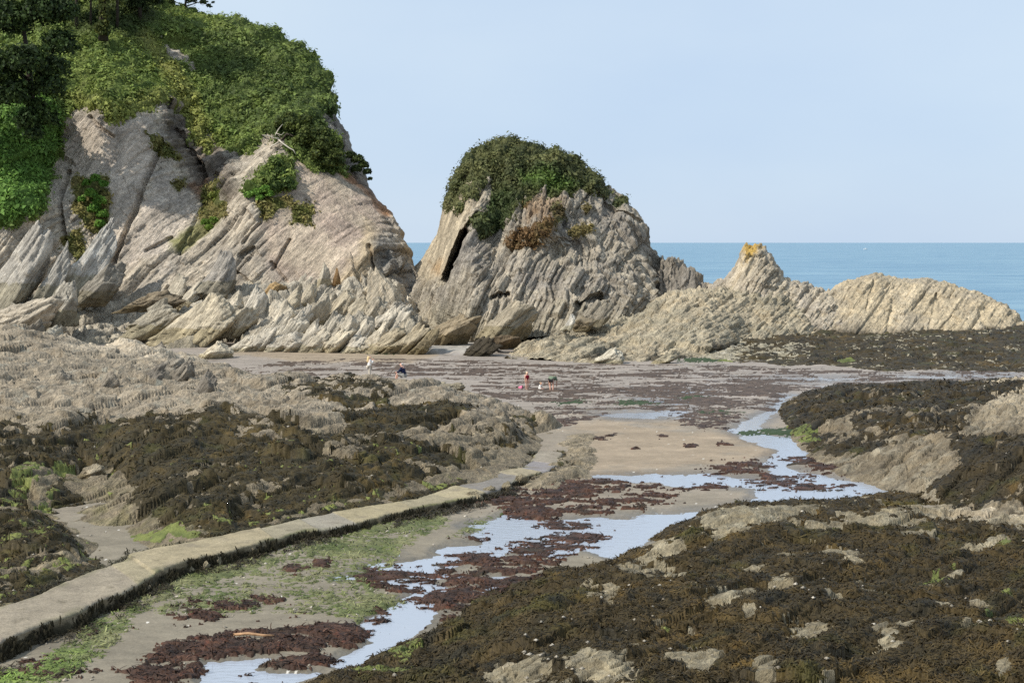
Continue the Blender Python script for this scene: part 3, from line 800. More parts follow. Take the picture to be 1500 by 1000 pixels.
R_J = reef('rock_reef', 'near reef in the right foreground almost buried under brown wrack', 'rock reef', (370, 1660, 1.25, 700, 1210, .8), ctrlJ, 0.60, bedding(40, .7), colJ, weedJ, ths=(1.2, .5, .2), lns=(3, 1.4, .7), seed=307, frond=.2, greenfun=greenJ, wtone=np.array([.62, .595, .51]), smoothrock=.75, mound=.9)

# ---------------------------------------------------------------- dark weed bank below the long ridge
ctrlG = [(1040, 529, 0), (1150, 538, 0), (1300, 546, 0), (1500, 548, 0), (1100, 515, .4), (1300, 520, .6), (1450, 520, .6), (1060, 500, .8), (1200, 494, 1.0), (1350, 493, 1.1), (1500, 492, 1.2), (1650, 492, 1.2),
         (1650, 520, .6), (1650, 548, 0), (1000, 536, -.4), (985, 515, -.2), (1150, 549, -.4), (1500, 560, -.4), (1650, 560, -.4), (1300, 558, -.4), ('d', 1300, 150, 1.2)]


def colG(qx, qy, P, n1, n2):
    return mixc(lin(160, 150, 126), lin(196, 188, 170), sstep(-.1, .5, n2))


R_G = reef('weed_bank', 'low bank buried in black wrack at the foot of the long pale ridge', 'weed bank', (985, 1660, 1.25, 496, 562, .3), ctrlG, 0.45, FR_REEF, colG,
           lambda qx, qy, P, n1, n2: .30 + .5 * n1 + .9 * n2 + .5 * fbm(P, .45, 2, 499) - .9 * sstep(1110, 1020, qx) - .25 * sstep(-3, 10, sdf(qx, qy, [(1100, 500), (1200, 505), (1180, 530), (1040, 528), (1040, 512)], 3)), seed=401, frond=.06, wtone=.62,
           greenfun=lambda qx, qy, P, n1, n2: blobs(qx, qy, [(1240, 528, 14, 4), (1030, 530, 40, 4)]) + .4 * n2)

# ---------------------------------------------------------------- low spit of rock at the seaward end of the causeway
ctrlK = [(790, 650, .0), (800, 640, .02), (815, 660, .0), (795, 680, .0), (860, 660, .3), (842, 690, .28), (822, 705, .24), (780, 715, .12), (740, 724, .0), (880, 690, -.1), (870, 640, .1), (790, 620, .0), (760, 735, -.3), (900, 670, -.4), (830, 725, -.3),
         (880, 620, -.3), (740, 700, .1), (700, 735, -.3), (780, 600, -.4), (850, 612, -.4)]
R_K = reef('rock_reef', 'small low spit of grey rock past the far end of the concrete path', 'rock reef', (700, 915, 1.25, 600, 745, .6), ctrlK, 0.3, FR_REEF,
           lambda qx, qy, P, n1, n2: mixc(lin(146, 132, 108), lin(128, 116, 90), sstep(0, .5, n2)), lambda qx, qy, P, n1, n2: n2 - .35 + .8 * blobs(qx, qy, [(822, 668, 14, 16), (730, 722, 24, 6)]).clip(-.2, 1), ths=(.8, .35, .15), lns=(2, 1, .5), seed=431, frond=.1)

# =================================================================== CAUSEWAY
PU = [(-620, 1052), (-160, 930), (0, 887), (60, 868), (90, 853), (120, 841), (180, 820), (192, 812), (270, 797), (360, 779), (450, 758), (514, 745), (610, 731), (655, 715), (688, 702), (733, 690), (766, 683), (778, 673), (789, 658)]
PL = [(-620, 1150), (-160, 992), (0, 938), (57, 914), (120, 892), (150, 876), (180, 865), (237, 836), (279, 820), (330, 811), (410, 788), (450, 777), (490, 773), (556, 757), (592, 748), (649, 737), (694, 727), (730, 715), (760, 701), (805, 688), (820, 674), (824, 662)]


def edge(poly, z, n):
    p = np.array([tuple(ground_point(x, y, float(np.interp(x, [0, 400, 800], [.54, .37, .27])))) for x, y in poly])
    s = np.concatenate([[0], np.cumsum(np.linalg.norm(np.diff(p, axis=0), axis=1))]); s /= s[-1]
    t = np.linspace(0, 1, n)
    return np.stack([np.interp(t, s, p[:, k]) for k in range(3)], -1)


n_ = 760
A, B = edge(PU, .60, n_), edge(PL, .60, n_)
ln_ = np.concatenate([[0], np.cumsum(np.linalg.norm(np.diff((A + B) / 2, axis=0), axis=1))])
ts = np.linspace(0, 1, 34)
rows = []
top = A[:, None] * (1 - ts[None, :, None]) + B[:, None] * ts[None, :, None]
rt = (B - A); rt /= np.linalg.norm(rt, axis=1, keepdims=True)
jit = fbm(np.stack([ln_, 0 * ln_, 0 * ln_], -1), 1.1, 5, 501, .62); jit2 = fbm(np.stack([ln_, 0 * ln_ + 9, 0 * ln_], -1), 1.1, 5, 502, .62)
tq = top.copy()
tq += (rt * (0.30 * jit2)[:, None])[:, None] * (ts[None, :, None] > .5) * ((ts[None, :, None] - .5) * 2) + (rt * (0.22 * jit)[:, None])[:, None] * (1 - ts[None, :, None] * 2).clip(0, 1)
# concrete was laid in bays of unequal age: each sits at its own level
bays = [0, 4.6, 6.4, 9.0, 13.2, 15.5, 18.2, 22.0, 24.5, 27.6, 31.0, 34.5, 38, 42, 46, 50, 55, 60]
bcol = [(160, 146, 128), (156, 143, 124), (160, 150, 130), (160, 150, 132), (182, 164, 118), (160, 152, 128), (154, 146, 124), (172, 156, 116), (150, 142, 126), (168, 152, 114), (158, 150, 130), (176, 160, 122), (140, 132, 120), (146, 138, 124), (150, 140, 122), (156, 146, 126), (150, 140, 120), (150, 140, 120)]
dB = np.linalg.norm((A + B)[:, :2] / 2, axis=1)
# bay index from the photograph's joints (distance from the viewer)
joint_px = [(20, 912), (185, 840), (200, 828), (412, 782), (452, 768), (512, 758), (600, 740), (660, 728), (705, 716), (765, 695), (790, 688), (810, 676), (812, 655), (806, 646)]
jd = [float(np.linalg.norm(np.array(ground_point(x, y, float(np.interp(x, [0, 400, 800], [.54, .37, .27]))))[:2])) for x, y in joint_px]
JC = [(156, 142, 124), (156, 144, 124), (160, 148, 120), (168, 154, 124), (156, 146, 122), (152, 144, 128), (164, 151, 120), (158, 147, 120), (170, 157, 126), (132, 126, 118), (160, 148, 122), (142, 136, 134), (148, 138, 122), (140, 130, 112), (136, 126, 108)]
bi = np.searchsorted(jd, dB)
bl = np.array([0, .0, .02, .08, .03, .01, .04, .03, .04, .0, .03, -.02, .02, .03, .0])[bi]
fine = fbm(tq * [1, 1, 0], .7, 5, 503, .65) * .035 + fbm(tq * [1, 1, 0], 3, 2, 504) * .03
edgef = np.minimum(ts, 1 - ts)[None, :] * 2
tq[..., 2] += bl[:, None] + fine - 0.05 * np.clip(1 - edgef * 9, 0, 1) ** 2
tq[..., 2] -= (.04 * sstep(.80, 1.0, np.linspace(0, 1, n_)))[:, None]
cols = np.array([lin(*JC[k]) for k in bi])[:, None] * np.ones((1, len(ts), 1))
gn = fbm(tq * [1, 1, 0], .9, 4, 505)
cols = cols * .9
cols = mixc(cols, lin(104, 106, 62), np.clip(sstep(.7, 1.1, np.abs(ts - .5)[None] * 2 + gn * .6) * sstep(-.2, .3, fbm(tq * [1, 1, 0], 3, 2, 506)), 0, 1) * .75)
cols = mixc(cols, lin(122, 112, 98), sstep(.0, .5, gn) * .55)
cols = mixc(cols, lin(92, 84, 66), sstep(.15, .45, fbm(tq * [1, 1, 0], .45, 4, 507, .65)) * .5)


def skirt(Eg, outw, sgn, seed):
    out_, cs = [], []
    for k, (o_, dz) in enumerate(((.0, -.03), (.02, -.12), (.02, -.2), (.05, -.27), (.03, -.36), (.08, -.44), (.10, -.54), (.2, -.7))):
        p = Eg + outw * sgn * o_
        p = p + outw * sgn * (fbm(p * [1, 1, 2], .5, 4, seed, .6) * .30 * min(1, k / 2.))[:, None]
        p[:, 2] = np.minimum(Eg[:, 2] + dz, Eg[:, 2] - .01 * k) + fbm(p, .5, 2, seed + 3) * .03 * min(1, k)
        out_.append(p)
        t = sstep(-.3, .3, fbm(p, .6, 4, seed + 5, .65) + .3 * (k - 1.0))
        cs.append(mixc(np.tile(lin(140, 126, 102), (len(p), 1)), lin(58, 54, 40), t * .92))
    return out_, cs


sa, ca = skirt(tq[:, 0], rt, -1, 511); sb, cb = skirt(tq[:, -1], rt, 1, 521)
G = np.concatenate([np.stack(sa[::-1], 1), tq, np.stack(sb, 1)], 1)
GC = np.concatenate([np.stack(ca[::-1], 1), cols, np.stack(cb, 1)], 1)
capf = np.array([[0, 1, 2, 3]])
tag(make_mesh('path', G.reshape(-1, 3), [grid_faces(G.shape[0], G.shape[1])], M_path, GC.reshape(-1, 3)), kind='structure')
# wrack hanging along the foot of the causeway's wall
WALL = []
for k_ in range(1, 8):
    pw = np.repeat(sb[k_], 7, 0) + RNG.normal(size=(n_ * 7, 3)) * [.05, .05, .05]
    nn_ = np.repeat(rt, 7, 0)
    sel = (fbm(pw * [1, 1, 1.5], .9, 4, 530, .65) + .08 * (k_ - 2.2) > -.05) & (RNG.random(len(pw)) < .55)
    WALL.append((pw[sel] + nn_[sel] * .03, nn_[sel] + [0, 0, .25]))
wl2 = sb[6]; pw = np.repeat(wl2, 12, 0) + np.repeat(rt, 12, 0) * (RNG.random((n_ * 12, 1)) ** 2 * .9) + RNG.normal(size=(n_ * 12, 3)) * [.1, .1, .02]; pw[:, 2] = .09 + .06 * RNG.random(len(pw))
sel = (fbm(pw, 1.5, 4, 531, .65) > .02)
FROND['p'].append(pw[sel]); FROND['n'].append(np.tile([0, 0, 1.0], (sel.sum(), 1))); FROND['c'].append(np.tile(lin(58, 52, 38), (sel.sum(), 1)) * (0.6 + .8 * RNG.random((sel.sum(), 1))))
wu = sa[3]; pw = np.repeat(wu, 6, 0) - np.repeat(rt, 6, 0) * (RNG.random((n_ * 6, 1)) * .5 - .08); pw[:, 2] = np.repeat(sa[0][:, 2], 6) - .02 + .05 * RNG.random(len(pw))
sel = fbm(pw, 1.3, 4, 533, .65) > .03
FROND['p'].append(pw[sel]); FROND['n'].append(np.tile([0, 0, 1.0], (sel.sum(), 1))); FROND['c'].append(np.tile(lin(62, 58, 40), (sel.sum(), 1)) * (0.6 + .8 * RNG.random((sel.sum(), 1))))

# =================================================================== WRACK (fronds + mats)


def fronds(p, n, c, length, width, droop=.25):
    """limp ribbons lying on the surface, three bent quads each"""
    m_ = len(p)
    t = np.cross(n, rand_unit(m_)); t[:, 2] -= droop; t /= np.linalg.norm(t, axis=1, keepdims=True) + 1e-9
    s = np.cross(n, t); s /= np.linalg.norm(s, axis=1, keepdims=True) + 1e-9
    L = (length * (.5 + RNG.random(m_)))[:, None]; W = (width * (.6 + .8 * RNG.random(m_)))[:, None]
    curl = (RNG.random(m_)[:, None] - .5) * .7
    V = []
    for k, (a, h, w_) in enumerate(((-.5, .0, .5), (-.17, .16, 1.0), (.17, .18, .9), (.5, -.02, .35))):
        cpt = p + t * L * a + n * (L * h * .55 + .008) + s * L * curl * (a * a)
        V += [cpt - s * W * w_ * .5, cpt + s * W * w_ * .5]
    V = np.stack(V, 1).reshape(-1, 3)
    b = np.arange(m_)[:, None] * 8
    f = np.concatenate([b + np.array([[q, q + 1, q + 3, q + 2]]) for q in (0, 2, 4)])
    cc = np.repeat(c * (.65 + .8 * RNG.random((m_, 1))), 8, 0)
    return V, f, cc


p, n, c = (np.concatenate(FROND[k]) for k in 'pnc')
dist = p[:, 1]
V, f, cc = fronds(p, n, c, np.clip(.20 * dist / 40, .16, .40), np.clip(.030 * dist / 40, .026, .075))
put(WEED, V, f, cc)
pw, nw = np.concatenate([a for a, _ in WALL]), np.concatenate([b_ for _, b_ in WALL])
V, f, cc = fronds(pw, nw, np.tile(lin(64, 58, 42), (len(pw), 1)) * (.55 + .5 * RNG.random((len(pw), 1))), .20, .045, 1.6)
put(WEED, V, f, cc)
tag(make_mesh('brown_wrack', np.concatenate(WEED['V']), [np.concatenate(WEED['F'])], M_weed, np.concatenate(WEED['C'])), kind='stuff')
pick = (redk > 0.05) & (RNG.random(redk.shape) < .10)
V, f, cc = fronds(np.stack([SX, SY, rz], -1)[pick], np.tile([0, 0, 1.0], (pick.sum(), 1)), rc[pick] * (.45 + 1.1 * RNG.random((pick.sum(), 1)) ** 1.5), .22, .035)
vb, fb, cb_ = RED_BASE
tag(make_mesh('red_seaweed', np.concatenate([vb, V]), [np.concatenate([fb, f + len(vb)])], M_redweed, np.concatenate([cb_, cc])), kind='stuff')
pick = (ALG[1] > 0.02) & (SPY > 640) & (RNG.random(redk.shape) < .16)
V, f, cc = fronds(ALG[0][pick] + [0, 0, .01], np.tile([0, 0, 1.0], (pick.sum(), 1)), ALG[2][pick] * (.45 + 1.0 * RNG.random((pick.sum(), 1))), .17, .03)
va, fa, ca_, _ = ALG_BASE
tag(make_mesh('green_algae', np.concatenate([va, V]), [np.concatenate([fa[0], f + len(va)])], M_algae, np.concatenate([ca_, cc])), kind='stuff')
tag(make_mesh('bright_algae', np.concatenate(GREEN['V']), [np.concatenate(GREEN['F'])], M_algae, np.concatenate(GREEN['C'])), kind='stuff')
# =================================================================== CLIFF, STACK AND RIDGES


def poly_at(poly, x):
    p = np.array(poly, float)
    return np.interp(x, p[:, 0], p[:, 1])


def groove(px, py, line, width, depth):
    return depth * np.clip(1 - pts_seg_dist(px, py, line, False) / width, 0, 1) ** .7


def loft(name, pxr, nv, top, base, depth, fr, amp, colfun, mat, ths=(2.4, .8, .3), lns=(9, 4, 1.8), seed=1, grooves=(), back=14.0, ampfun=None, lumps=1.0, jag=0.0, back_k=1.0, fr2=None, mix2=None):
    px = np.arange(pxr[0], pxr[1] + pxr[2], pxr[2])
    v = np.linspace(0, 1, nv)
    PX = np.tile(px, (nv, 1)); V_ = np.tile(v[:, None], (1, len(px)))
    T, Bs = poly_at(top, px), poly_at(base, px)
    T = np.minimum(T, Bs - 1)
    PY = Bs + (T - Bs) * V_
    D = depth(PX, PY, V_)
    D = D + 3.0 * np.clip((V_ - .9) / .1, 0, 1) ** 2.5
    P0 = unproj(PX, PY, D)
    n = grid_normals(P0)
    n *= np.where(n[..., 1:2] > 0.2, -1, 1)
    n = n + [0, -.25, .1]; n /= np.linalg.norm(n, axis=-1, keepdims=True)
    a = amp * (ampfun(PX, PY) if ampfun is not None else 1.0)
    s1, s2, s3 = (slabs(P0, fr, ths[k], lns[k], seed + 20 * k, .14) for k in range(3))
    s0 = slabs(P0, fr, ths[0] * 2.6, lns[0] * 2.0, seed + 7, .1)
    if fr2 is not None:
        m2 = mix2(PX, PY, fbm(P0, 5.0, 3, seed + 33))
        t1, t2, t3 = (slabs(P0, fr2, ths[k] * .8, lns[k] * .7, seed + 5 + 20 * k, .14) for k in range(3))
        s1, s2, s3 = s1 + (t1 - s1) * m2, s2 + (t2 - s2) * m2, s3 + (t3 - s3) * m2
    d = 1.3 * (s0 - .45) + .9 * (s1 - .45) + .5 * (s2 - .45) + .2 * (s3 - .45) + lumps * (.45 * fbm(P0, 9.0, 4, seed + 60) + .2 * fbm(P0, 1.0, 4, seed + 61))
    d = d * a
    d = d * (0.6 + 0.4 * sstep(0, 12, PY - T))
    P = P0 + n * d[..., None]
    gx = PX + 3 * fbm(P0, 3., 3, seed + 90)
    for g in grooves:
        P[..., 1] += groove(gx, PY, *g)
    P[..., 2] += jag * V_ ** 4 * (s2 - .4 + .5 * (s3 - .4))
    n1, n2 = fbm(P0, 5.0, 4, seed + 70), fbm(P0, 1.5, 4, seed + 71)
    c = colfun(PX, PY, P0, n1, n2)
    tint = hash01(np.floor(P0 @ fr[0] / ths[1] + 1.0 * noise(P0 / (ths[1] * 5), seed + 23)), np.floor(P0 @ fr[1] / lns[0]), np.zeros_like(PX), seed)
    c = c * (.86 + .28 * tint)[..., None]
    # carry it over the top and down behind
    rows, crow = [], []
    for k in range(1, 9):
        t = k / 8.0
        q = P[-1].copy(); zb = np.minimum(q[:, 2], -1.5)
        q[:, 0] *= 1 + back_k * back * t / q[:, 1]
        q[:, 1] += back * t + .6 * fbm(q, 2.0, 2, seed + k) * (t < .99)
        q[:, 2] = P[-1][:, 2] + (zb - P[-1][:, 2]) * t ** 2.0
        rows.append(q); crow.append(c[-1])
    PA = np.concatenate([P, np.stack(rows)]); CA = np.concatenate([c, np.stack(crow)])
    o = make_mesh(name, PA.reshape(-1, 3), [grid_faces(*PA.shape[:2])], mat, CA.reshape(-1, 3))
    return o, dict(px=PX, py=PY, P=P, n=n, P0=P0, n1=n1, n2=n2, V=V_)


def at_loft(L, px, py):
    k = np.argmin((L['px'] - px) ** 2 + (L['py'] - py) ** 2)
    i = np.unravel_index(k, L['px'].shape)
    return Vector(L['P'][i]), Vector(L['n'][i])


# ---------------------------------------------------------------- headland
TOP_A = [(-220, -70), (150, -55), (215, -22), (240, 3), (300, 21), (335, 30), (370, 40), (420, 62), (455, 88), (474, 112), (484, 142), (492, 168), (505, 186), (520, 218), (543, 262), (551, 288),
         (572, 312), (594, 346), (610, 376), (616, 402), (620, 445)]
BASE_A = [(-220, 512), (620, 512)]
DA = [(-220, 512, 140), (0, 512, 140), (200, 512, 141), (400, 512, 140), (500, 512, 140), (620, 512, 142), (-220, 420, 145), (0, 430, 145), (100, 420, 147), (150, 390, 149), (150, 280, 152), (150, 160, 157), (220, 180, 158), (230, 300, 152),
      (220, 400, 147.5), (90, 200, 158), (80, 260, 154), (110, 320, 150), (120, 250, 156), (40, 300, 147), (40, 170, 153), (-200, 300, 146), (-200, 150, 155), (0, 60, 172), (150, 80, 169), (150, 0, 182), (0, -60, 186), (-200, -60, 188), (250, 20, 184), (250, 100, 172),
      (290, 230, 162), (300, 300, 156), (280, 160, 168), (320, 340, 151), (320, 400, 148), (400, 420, 146), (500, 420, 146), (580, 430, 147), (430, 215, 159), (440, 300, 153), (500, 255, 159), (545, 282, 161), (570, 314, 159), (600, 372, 155),
      (360, 300, 151), (390, 240, 157), (350, 190, 166), (400, 150, 168), (450, 160, 167), (480, 190, 166), (350, 80, 178), (420, 75, 180), (300, 40, 184), (472, 115, 178), (490, 168, 173), (518, 220, 168),
      (555, 360, 149), (530, 400, 146), (590, 395, 151), (610, 420, 152)]
_fa = rbf_fit([(a, b) for a, b, _ in DA], np.array([c for *_, c in DA], float), 1, 1)
SLAB = [(432, 215), (500, 250), (548, 285), (575, 330), (560, 345), (540, 380), (500, 412), (420, 415), (392, 400), (380, 340), (400, 280)]
GRV = [([(165, 395), (180, 350), (198, 305), (212, 268), (230, 225), (236, 205)], 5, 1.6), ([(400, 395), (408, 382), (424, 352)], 3, .7), ([(398, 385), (418, 412)], 3, .6), ([(346, 398), (370, 420)], 3, .8),
       ([(236, 145), (262, 195), (290, 235), (300, 262)], 6, 1.6), ([(285, 235), (300, 262), (322, 268)], 8, 1.8), ([(395, 430), (415, 428)], 4, 1.4), ([(372, 365), (355, 378)], 4, 1.0), ([(100, 250), (85, 300), (95, 350)], 5, 1.5),
       ([(300, 300), (280, 340), (262, 372)], 4, .7), ([(390, 280), (382, 330), (360, 360)], 4, .8), ([(540, 360), (560, 410), (585, 440)], 5, 1.2), ([(130, 170), (150, 190), (165, 200)], 4, .8), ([(215, 370), (250, 350)], 4, .8)]
FACE = [(92, 165), (160, 182), (225, 165), (234, 225), (202, 305), (166, 395), (128, 345), (112, 255)]
FACE2 = [(214, 275), (250, 240), (290, 300), (262, 360), (190, 400), (178, 370)]


def colA(px, py, P, n1, n2):
    c = mixc(lin(196, 182, 160), lin(170, 160, 146), sstep(-.1, .45, n1))
    c = mixc(c, lin(216, 198, 172), sstep(.15, .6, n2) * .7)
    c = mixc(c, lin(198, 183, 166), sstep(-8, 10, np.maximum(sdf(px, py, FACE), sdf(px, py, FACE2)) + 10 * n2) * .6)
    sl = sstep(-12, 18, sdf(px, py, SLAB, 1.0) + 14 * n2)
    c = mixc(c, mixc(lin(198, 180, 156), lin(184, 163, 145), sstep(-.3, .3, n1)), sl * .9)
    c = mixc(c, lin(204, 182, 146), sstep(-8, 12, sdf(px, py, [(535, 320), (560, 345), (545, 400), (500, 440), (490, 420), (525, 370)]) + 10 * n2) * .8)
    c = mixc(c, lin(156, 150, 140), sstep(-10, 10, sdf(px, py, [(545, 350), (575, 335), (612, 390), (620, 450), (595, 450), (570, 400)]) + 10 * n2) * .9)
    c = mixc(c, lin(186, 132, 88), sstep(-2, 8, 10 - pts_seg_dist(px, py, [(505, 248), (535, 272), (552, 290), (565, 310)], False) + 6 * n2) * .8)
    c = mixc(c, lin(108, 96, 84), sstep(-14, 10, sdf(px, py, [(232, 140), (265, 150), (330, 230), (350, 290), (300, 300), (275, 250), (245, 200)]) + 14 * n2) * .75)
    c = mixc(c, lin(176, 126, 84), sstep(-2, 14, sdf(px, py, [(270, 262), (310, 255), (325, 290), (290, 300)]) + 12 * n2) * .6)
    c = mixc(c, lin(128, 120, 110), sstep(-8, 6, sdf(px, py, [(468, 160), (500, 160), (556, 262), (560, 300), (520, 252), (505, 225)]) + 8 * n2) * .8)
    gr = np.full(px.shape, -9.)
    for g in ([(212, 192), (240, 205), (268, 232), (245, 236), (225, 222)], [(285, 180), (306, 190), (300, 222), (288, 215)], [(298, 278), (330, 270), (334, 320), (308, 338), (290, 330)], [(250, 270), (275, 255), (262, 285)],
              [(90, 350), (118, 330), (128, 375), (112, 385)], [(105, 255), (160, 255), (165, 345), (130, 340), (108, 310)], [(245, 350), (300, 320), (330, 290), (330, 330), (270, 375), (245, 372)], [(430, 300), (460, 300), (455, 330), (425, 330)], [(370, 290), (432, 290), (420, 310), (385, 330)]):
        gr = np.maximum(gr, sdf(px, py, g) / 10)
    c = mixc(c, lin(126, 124, 70), sstep(-.3, .9, gr + 1.1 * n2) * .85)
    c = mixc(c, lin(150, 140, 110), sstep(420, 500, py + 30 * n1) * .5)
    c = mixc(c, lin(124, 114, 102), sstep(.12, .4, fbm(P * [1, 1, .6], 2.6, 5, 688, .65)) * .55)
    return c


o, LA = loft('headland_cliff', (-220, 619, 1.2), 500, TOP_A, BASE_A, lambda px, py, v: _fa(px, py), bedding(56, .35), .8, colA, M_cliff, seed=601, grooves=GRV, back=60, back_k=1.2,
             ampfun=lambda px, py: 0.26 + 0.74 * sstep(14, -14, np.maximum(sdf(px, py, SLAB), np.maximum(sdf(px, py, FACE), sdf(px, py, FACE2)) - 2)) + .16 * sstep(-10, 10, np.maximum(sdf(px, py, FACE), sdf(px, py, FACE2))) + .9 * sstep(-8, 8, sdf(px, py, [(228, 140), (262, 150), (300, 215), (345, 230), (350, 285), (320, 300), (270, 262), (245, 205)])))
tag(o, kind='structure')

# ---------------------------------------------------------------- sea stack
TOP_B = [(582, 452), (600, 404), (622, 378), (640, 342), (648, 306), (655, 284), (668, 252), (690, 224), (712, 209), (735, 204), (790, 211), (830, 229), (862, 252), (886, 274), (915, 292), (930, 312), (946, 346), (958, 370),
         (972, 392), (1000, 424), (1034, 462)]
BASE_B = [(580, 504), (700, 500), (760, 494), (850, 490), (1036, 488)]


def dB_(px, py, v):
    u = np.clip((px - 806) / 236, -1, 1)
    b0 = 153 - 18 * np.sqrt(1 - np.abs(u) ** 2.4)
    d = b0 + (156 - b0) * v ** 1.25
    # a buttress, a shelf and a slanting fold on the seaward face
    d = d - 2.2 * np.exp(-((px - 690 - (400 - py) * .10) / 26) ** 2) * sstep(0, .2, v) * sstep(1, .6, v)
    d = d + 2.0 * np.exp(-((px - 722) / 18) ** 2) * sstep(.25, .5, v)
    d = d - 1.8 * np.exp(-((px - 800) / 50) ** 2 - ((py - 330) / 30) ** 2)
    d = d + 1.6 * np.exp(-((px - 830) / 60) ** 2 - ((py - 365) / 14) ** 2)
    return d


def colB(px, py, P, n1, n2):
    c = mixc(lin(182, 170, 150), lin(160, 151, 138), sstep(-.2, .4, n1))
    c = mixc(c, lin(116, 108, 98), sstep(.1, .4, fbm(P * [1, 1, .6], 2.2, 5, 689, .65)) * .5)
    c = mixc(c, lin(190, 178, 152), sstep(.1, .55, n2) * .6)
    c = mixc(c, lin(186, 170, 142), sstep(-12, 14, sdf(px, py, [(600, 400), (655, 285), (700, 262), (712, 270), (690, 330), (655, 410), (620, 420)]) + 10 * n2) * .85)
    c = mixc(c, lin(178, 140, 92), sstep(0, 16, sdf(px, py, [(625, 380), (660, 370), (655, 410), (625, 410)]) + 12 * n2) * .6)
    c = mixc(c, lin(160, 126, 88), sstep(-6, 10, sdf(px, py, [(770, 280), (800, 280), (830, 296), (800, 330), (765, 320)]) + 12 * n2) * .6)
    c = mixc(c, lin(140, 108, 66), sstep(-4, 8, sdf(px, py, [(740, 352), (760, 335), (800, 322), (816, 326), (806, 345), (770, 356)]) + 9 * n2) * .85)
    c = mixc(c, lin(138, 126, 62), sstep(-4, 8, sdf(px, py, [(835, 335), (850, 322), (872, 330), (866, 342), (845, 348)]) + 8 * n2) * .85)
    c = mixc(c, lin(150, 132, 72), sstep(-4, 8, sdf(px, py, [(738, 352), (800, 352), (790, 362), (745, 366)]) + 8 * n2) * .6)
    c = mixc(c, lin(180, 168, 142), sstep(430, 480, py + 30 * n1) * .7)
    return c


AMPB = lambda px, py: .32 + .68 * sstep(14, -14, sdf(px, py, [(600, 410), (655, 285), (700, 262), (690, 330), (655, 415)]))
o, LB = loft('sea_stack', (582, 1034, .9), 380, TOP_B, BASE_B, dB_, bedding(76, .3), .85, colB, M_stack, ths=(1.25, .5, .2), lns=(8, 3.0, 1.3), seed=651, fr2=bedding(112, .35), mix2=lambda px, py, q: sstep(-.08, .08, q + (px - 820) / 500 + (350 - py) / 400), back=20, ampfun=AMPB, lumps=1.6,
             grooves=[([(658, 409), (668, 380), (684, 346)], 9, 7.0), ([(660, 408), (672, 376), (685, 348)], 6, 6.0), ([(684, 346), (700, 320)], 4, 1.5), ([(655, 300), (690, 262)], 3, .8), ([(845, 452), (880, 436), (895, 455)], 6, 2.0), ([(960, 420), (985, 432)], 6, 1.6),
                      ([(720, 440), (745, 434)], 5, 1.5), ([(765, 300), (760, 340)], 3, .7), ([(820, 312), (830, 318)], 8, 1.2), ([(870, 280), (930, 330)], 3, .9)])
tag(o, 'tall rounded sea stack of grey rock capped with green scrub', 'sea stack')


def ridge(name, label, cat, pxr, nv, top, base, db, dt, ang, amp, col, seed, **kw):
    dbp, dtp = db, dt

    def dep(px, py, v):
        a = poly_at(dbp, px); b_ = poly_at(dtp, px)
        return a + (b_ - a) * v ** 1.2
    o, L = loft(name, pxr, nv, top, base, dep, bedding(ang, .35), amp, col, M_ridge, seed=seed, **kw)
    tag(o, label, cat)
    return L


def col_ridge(ca, cb, cc_, top_lichen=None, grey=0.0):
    def f(px, py, P, n1, n2):
        c = mixc(lin(*ca), lin(*cb), sstep(-.2, .4, n1))
        c = mixc(c, lin(*cc_), sstep(.1, .6, n2) * .7)
        if top_lichen is not None:
            c = mixc(c, lin(196, 156, 56), sstep(-6, 8, sdf(px, py, top_lichen) + 9 * n2 + 12 * fbm(P, .35, 4, 730, .7)) * .85)
            c = mixc(c, lin(180, 152, 84), sstep(.12, .4, fbm(P, .5, 4, 731, .7)) * sstep(404, 372, py) * .6)
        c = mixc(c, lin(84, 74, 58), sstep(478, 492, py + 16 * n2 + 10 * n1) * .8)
        return c
    return f


R3 = dict(ths=(1.5, .55, .22), lns=(5, 2.2, 1.0))
LC = ridge('shoulder_rock', 'dark jagged shoulder of rock leaning against the right side of the stack', 'rock outcrop', (940, 1060, .9), 130,
           [(940, 420), (955, 398), (966, 378), (985, 375), (998, 382), (1010, 394), (1022, 405), (1032, 414), (1046, 426), (1060, 440)], [(940, 480), (1060, 480)], [(940, 146), (1060, 146)], [(940, 151), (1060, 151)], 100, .85,
           col_ridge((136, 128, 116), (156, 144, 124), (120, 114, 106)), 701, jag=.6, **R3)
LD = ridge('pinnacle_rock', 'pointed rock pinnacle tipped with bright yellow lichen', 'rock pinnacle', (1022, 1236, .8), 210,
           [(1022, 430), (1046, 414), (1064, 407), (1075, 390), (1084, 370), (1091, 360), (1097, 358), (1112, 359), (1121, 364), (1132, 379), (1146, 398), (1158, 409), (1178, 413), (1196, 417), (1214, 426), (1236, 446)],
           [(1022, 505), (1236, 505)], [(1022, 139), (1236, 138)], [(1022, 148), (1095, 147), (1236, 146)], 62, .5,
           col_ridge((192, 178, 154), (178, 166, 148), (212, 194, 162), [(1085, 382), (1090, 352), (1112, 352), (1118, 362), (1104, 372), (1094, 384)]), 721, ths=(1.1, .45, .2), lns=(5, 2.2, 1.0), back=10, jag=.25)
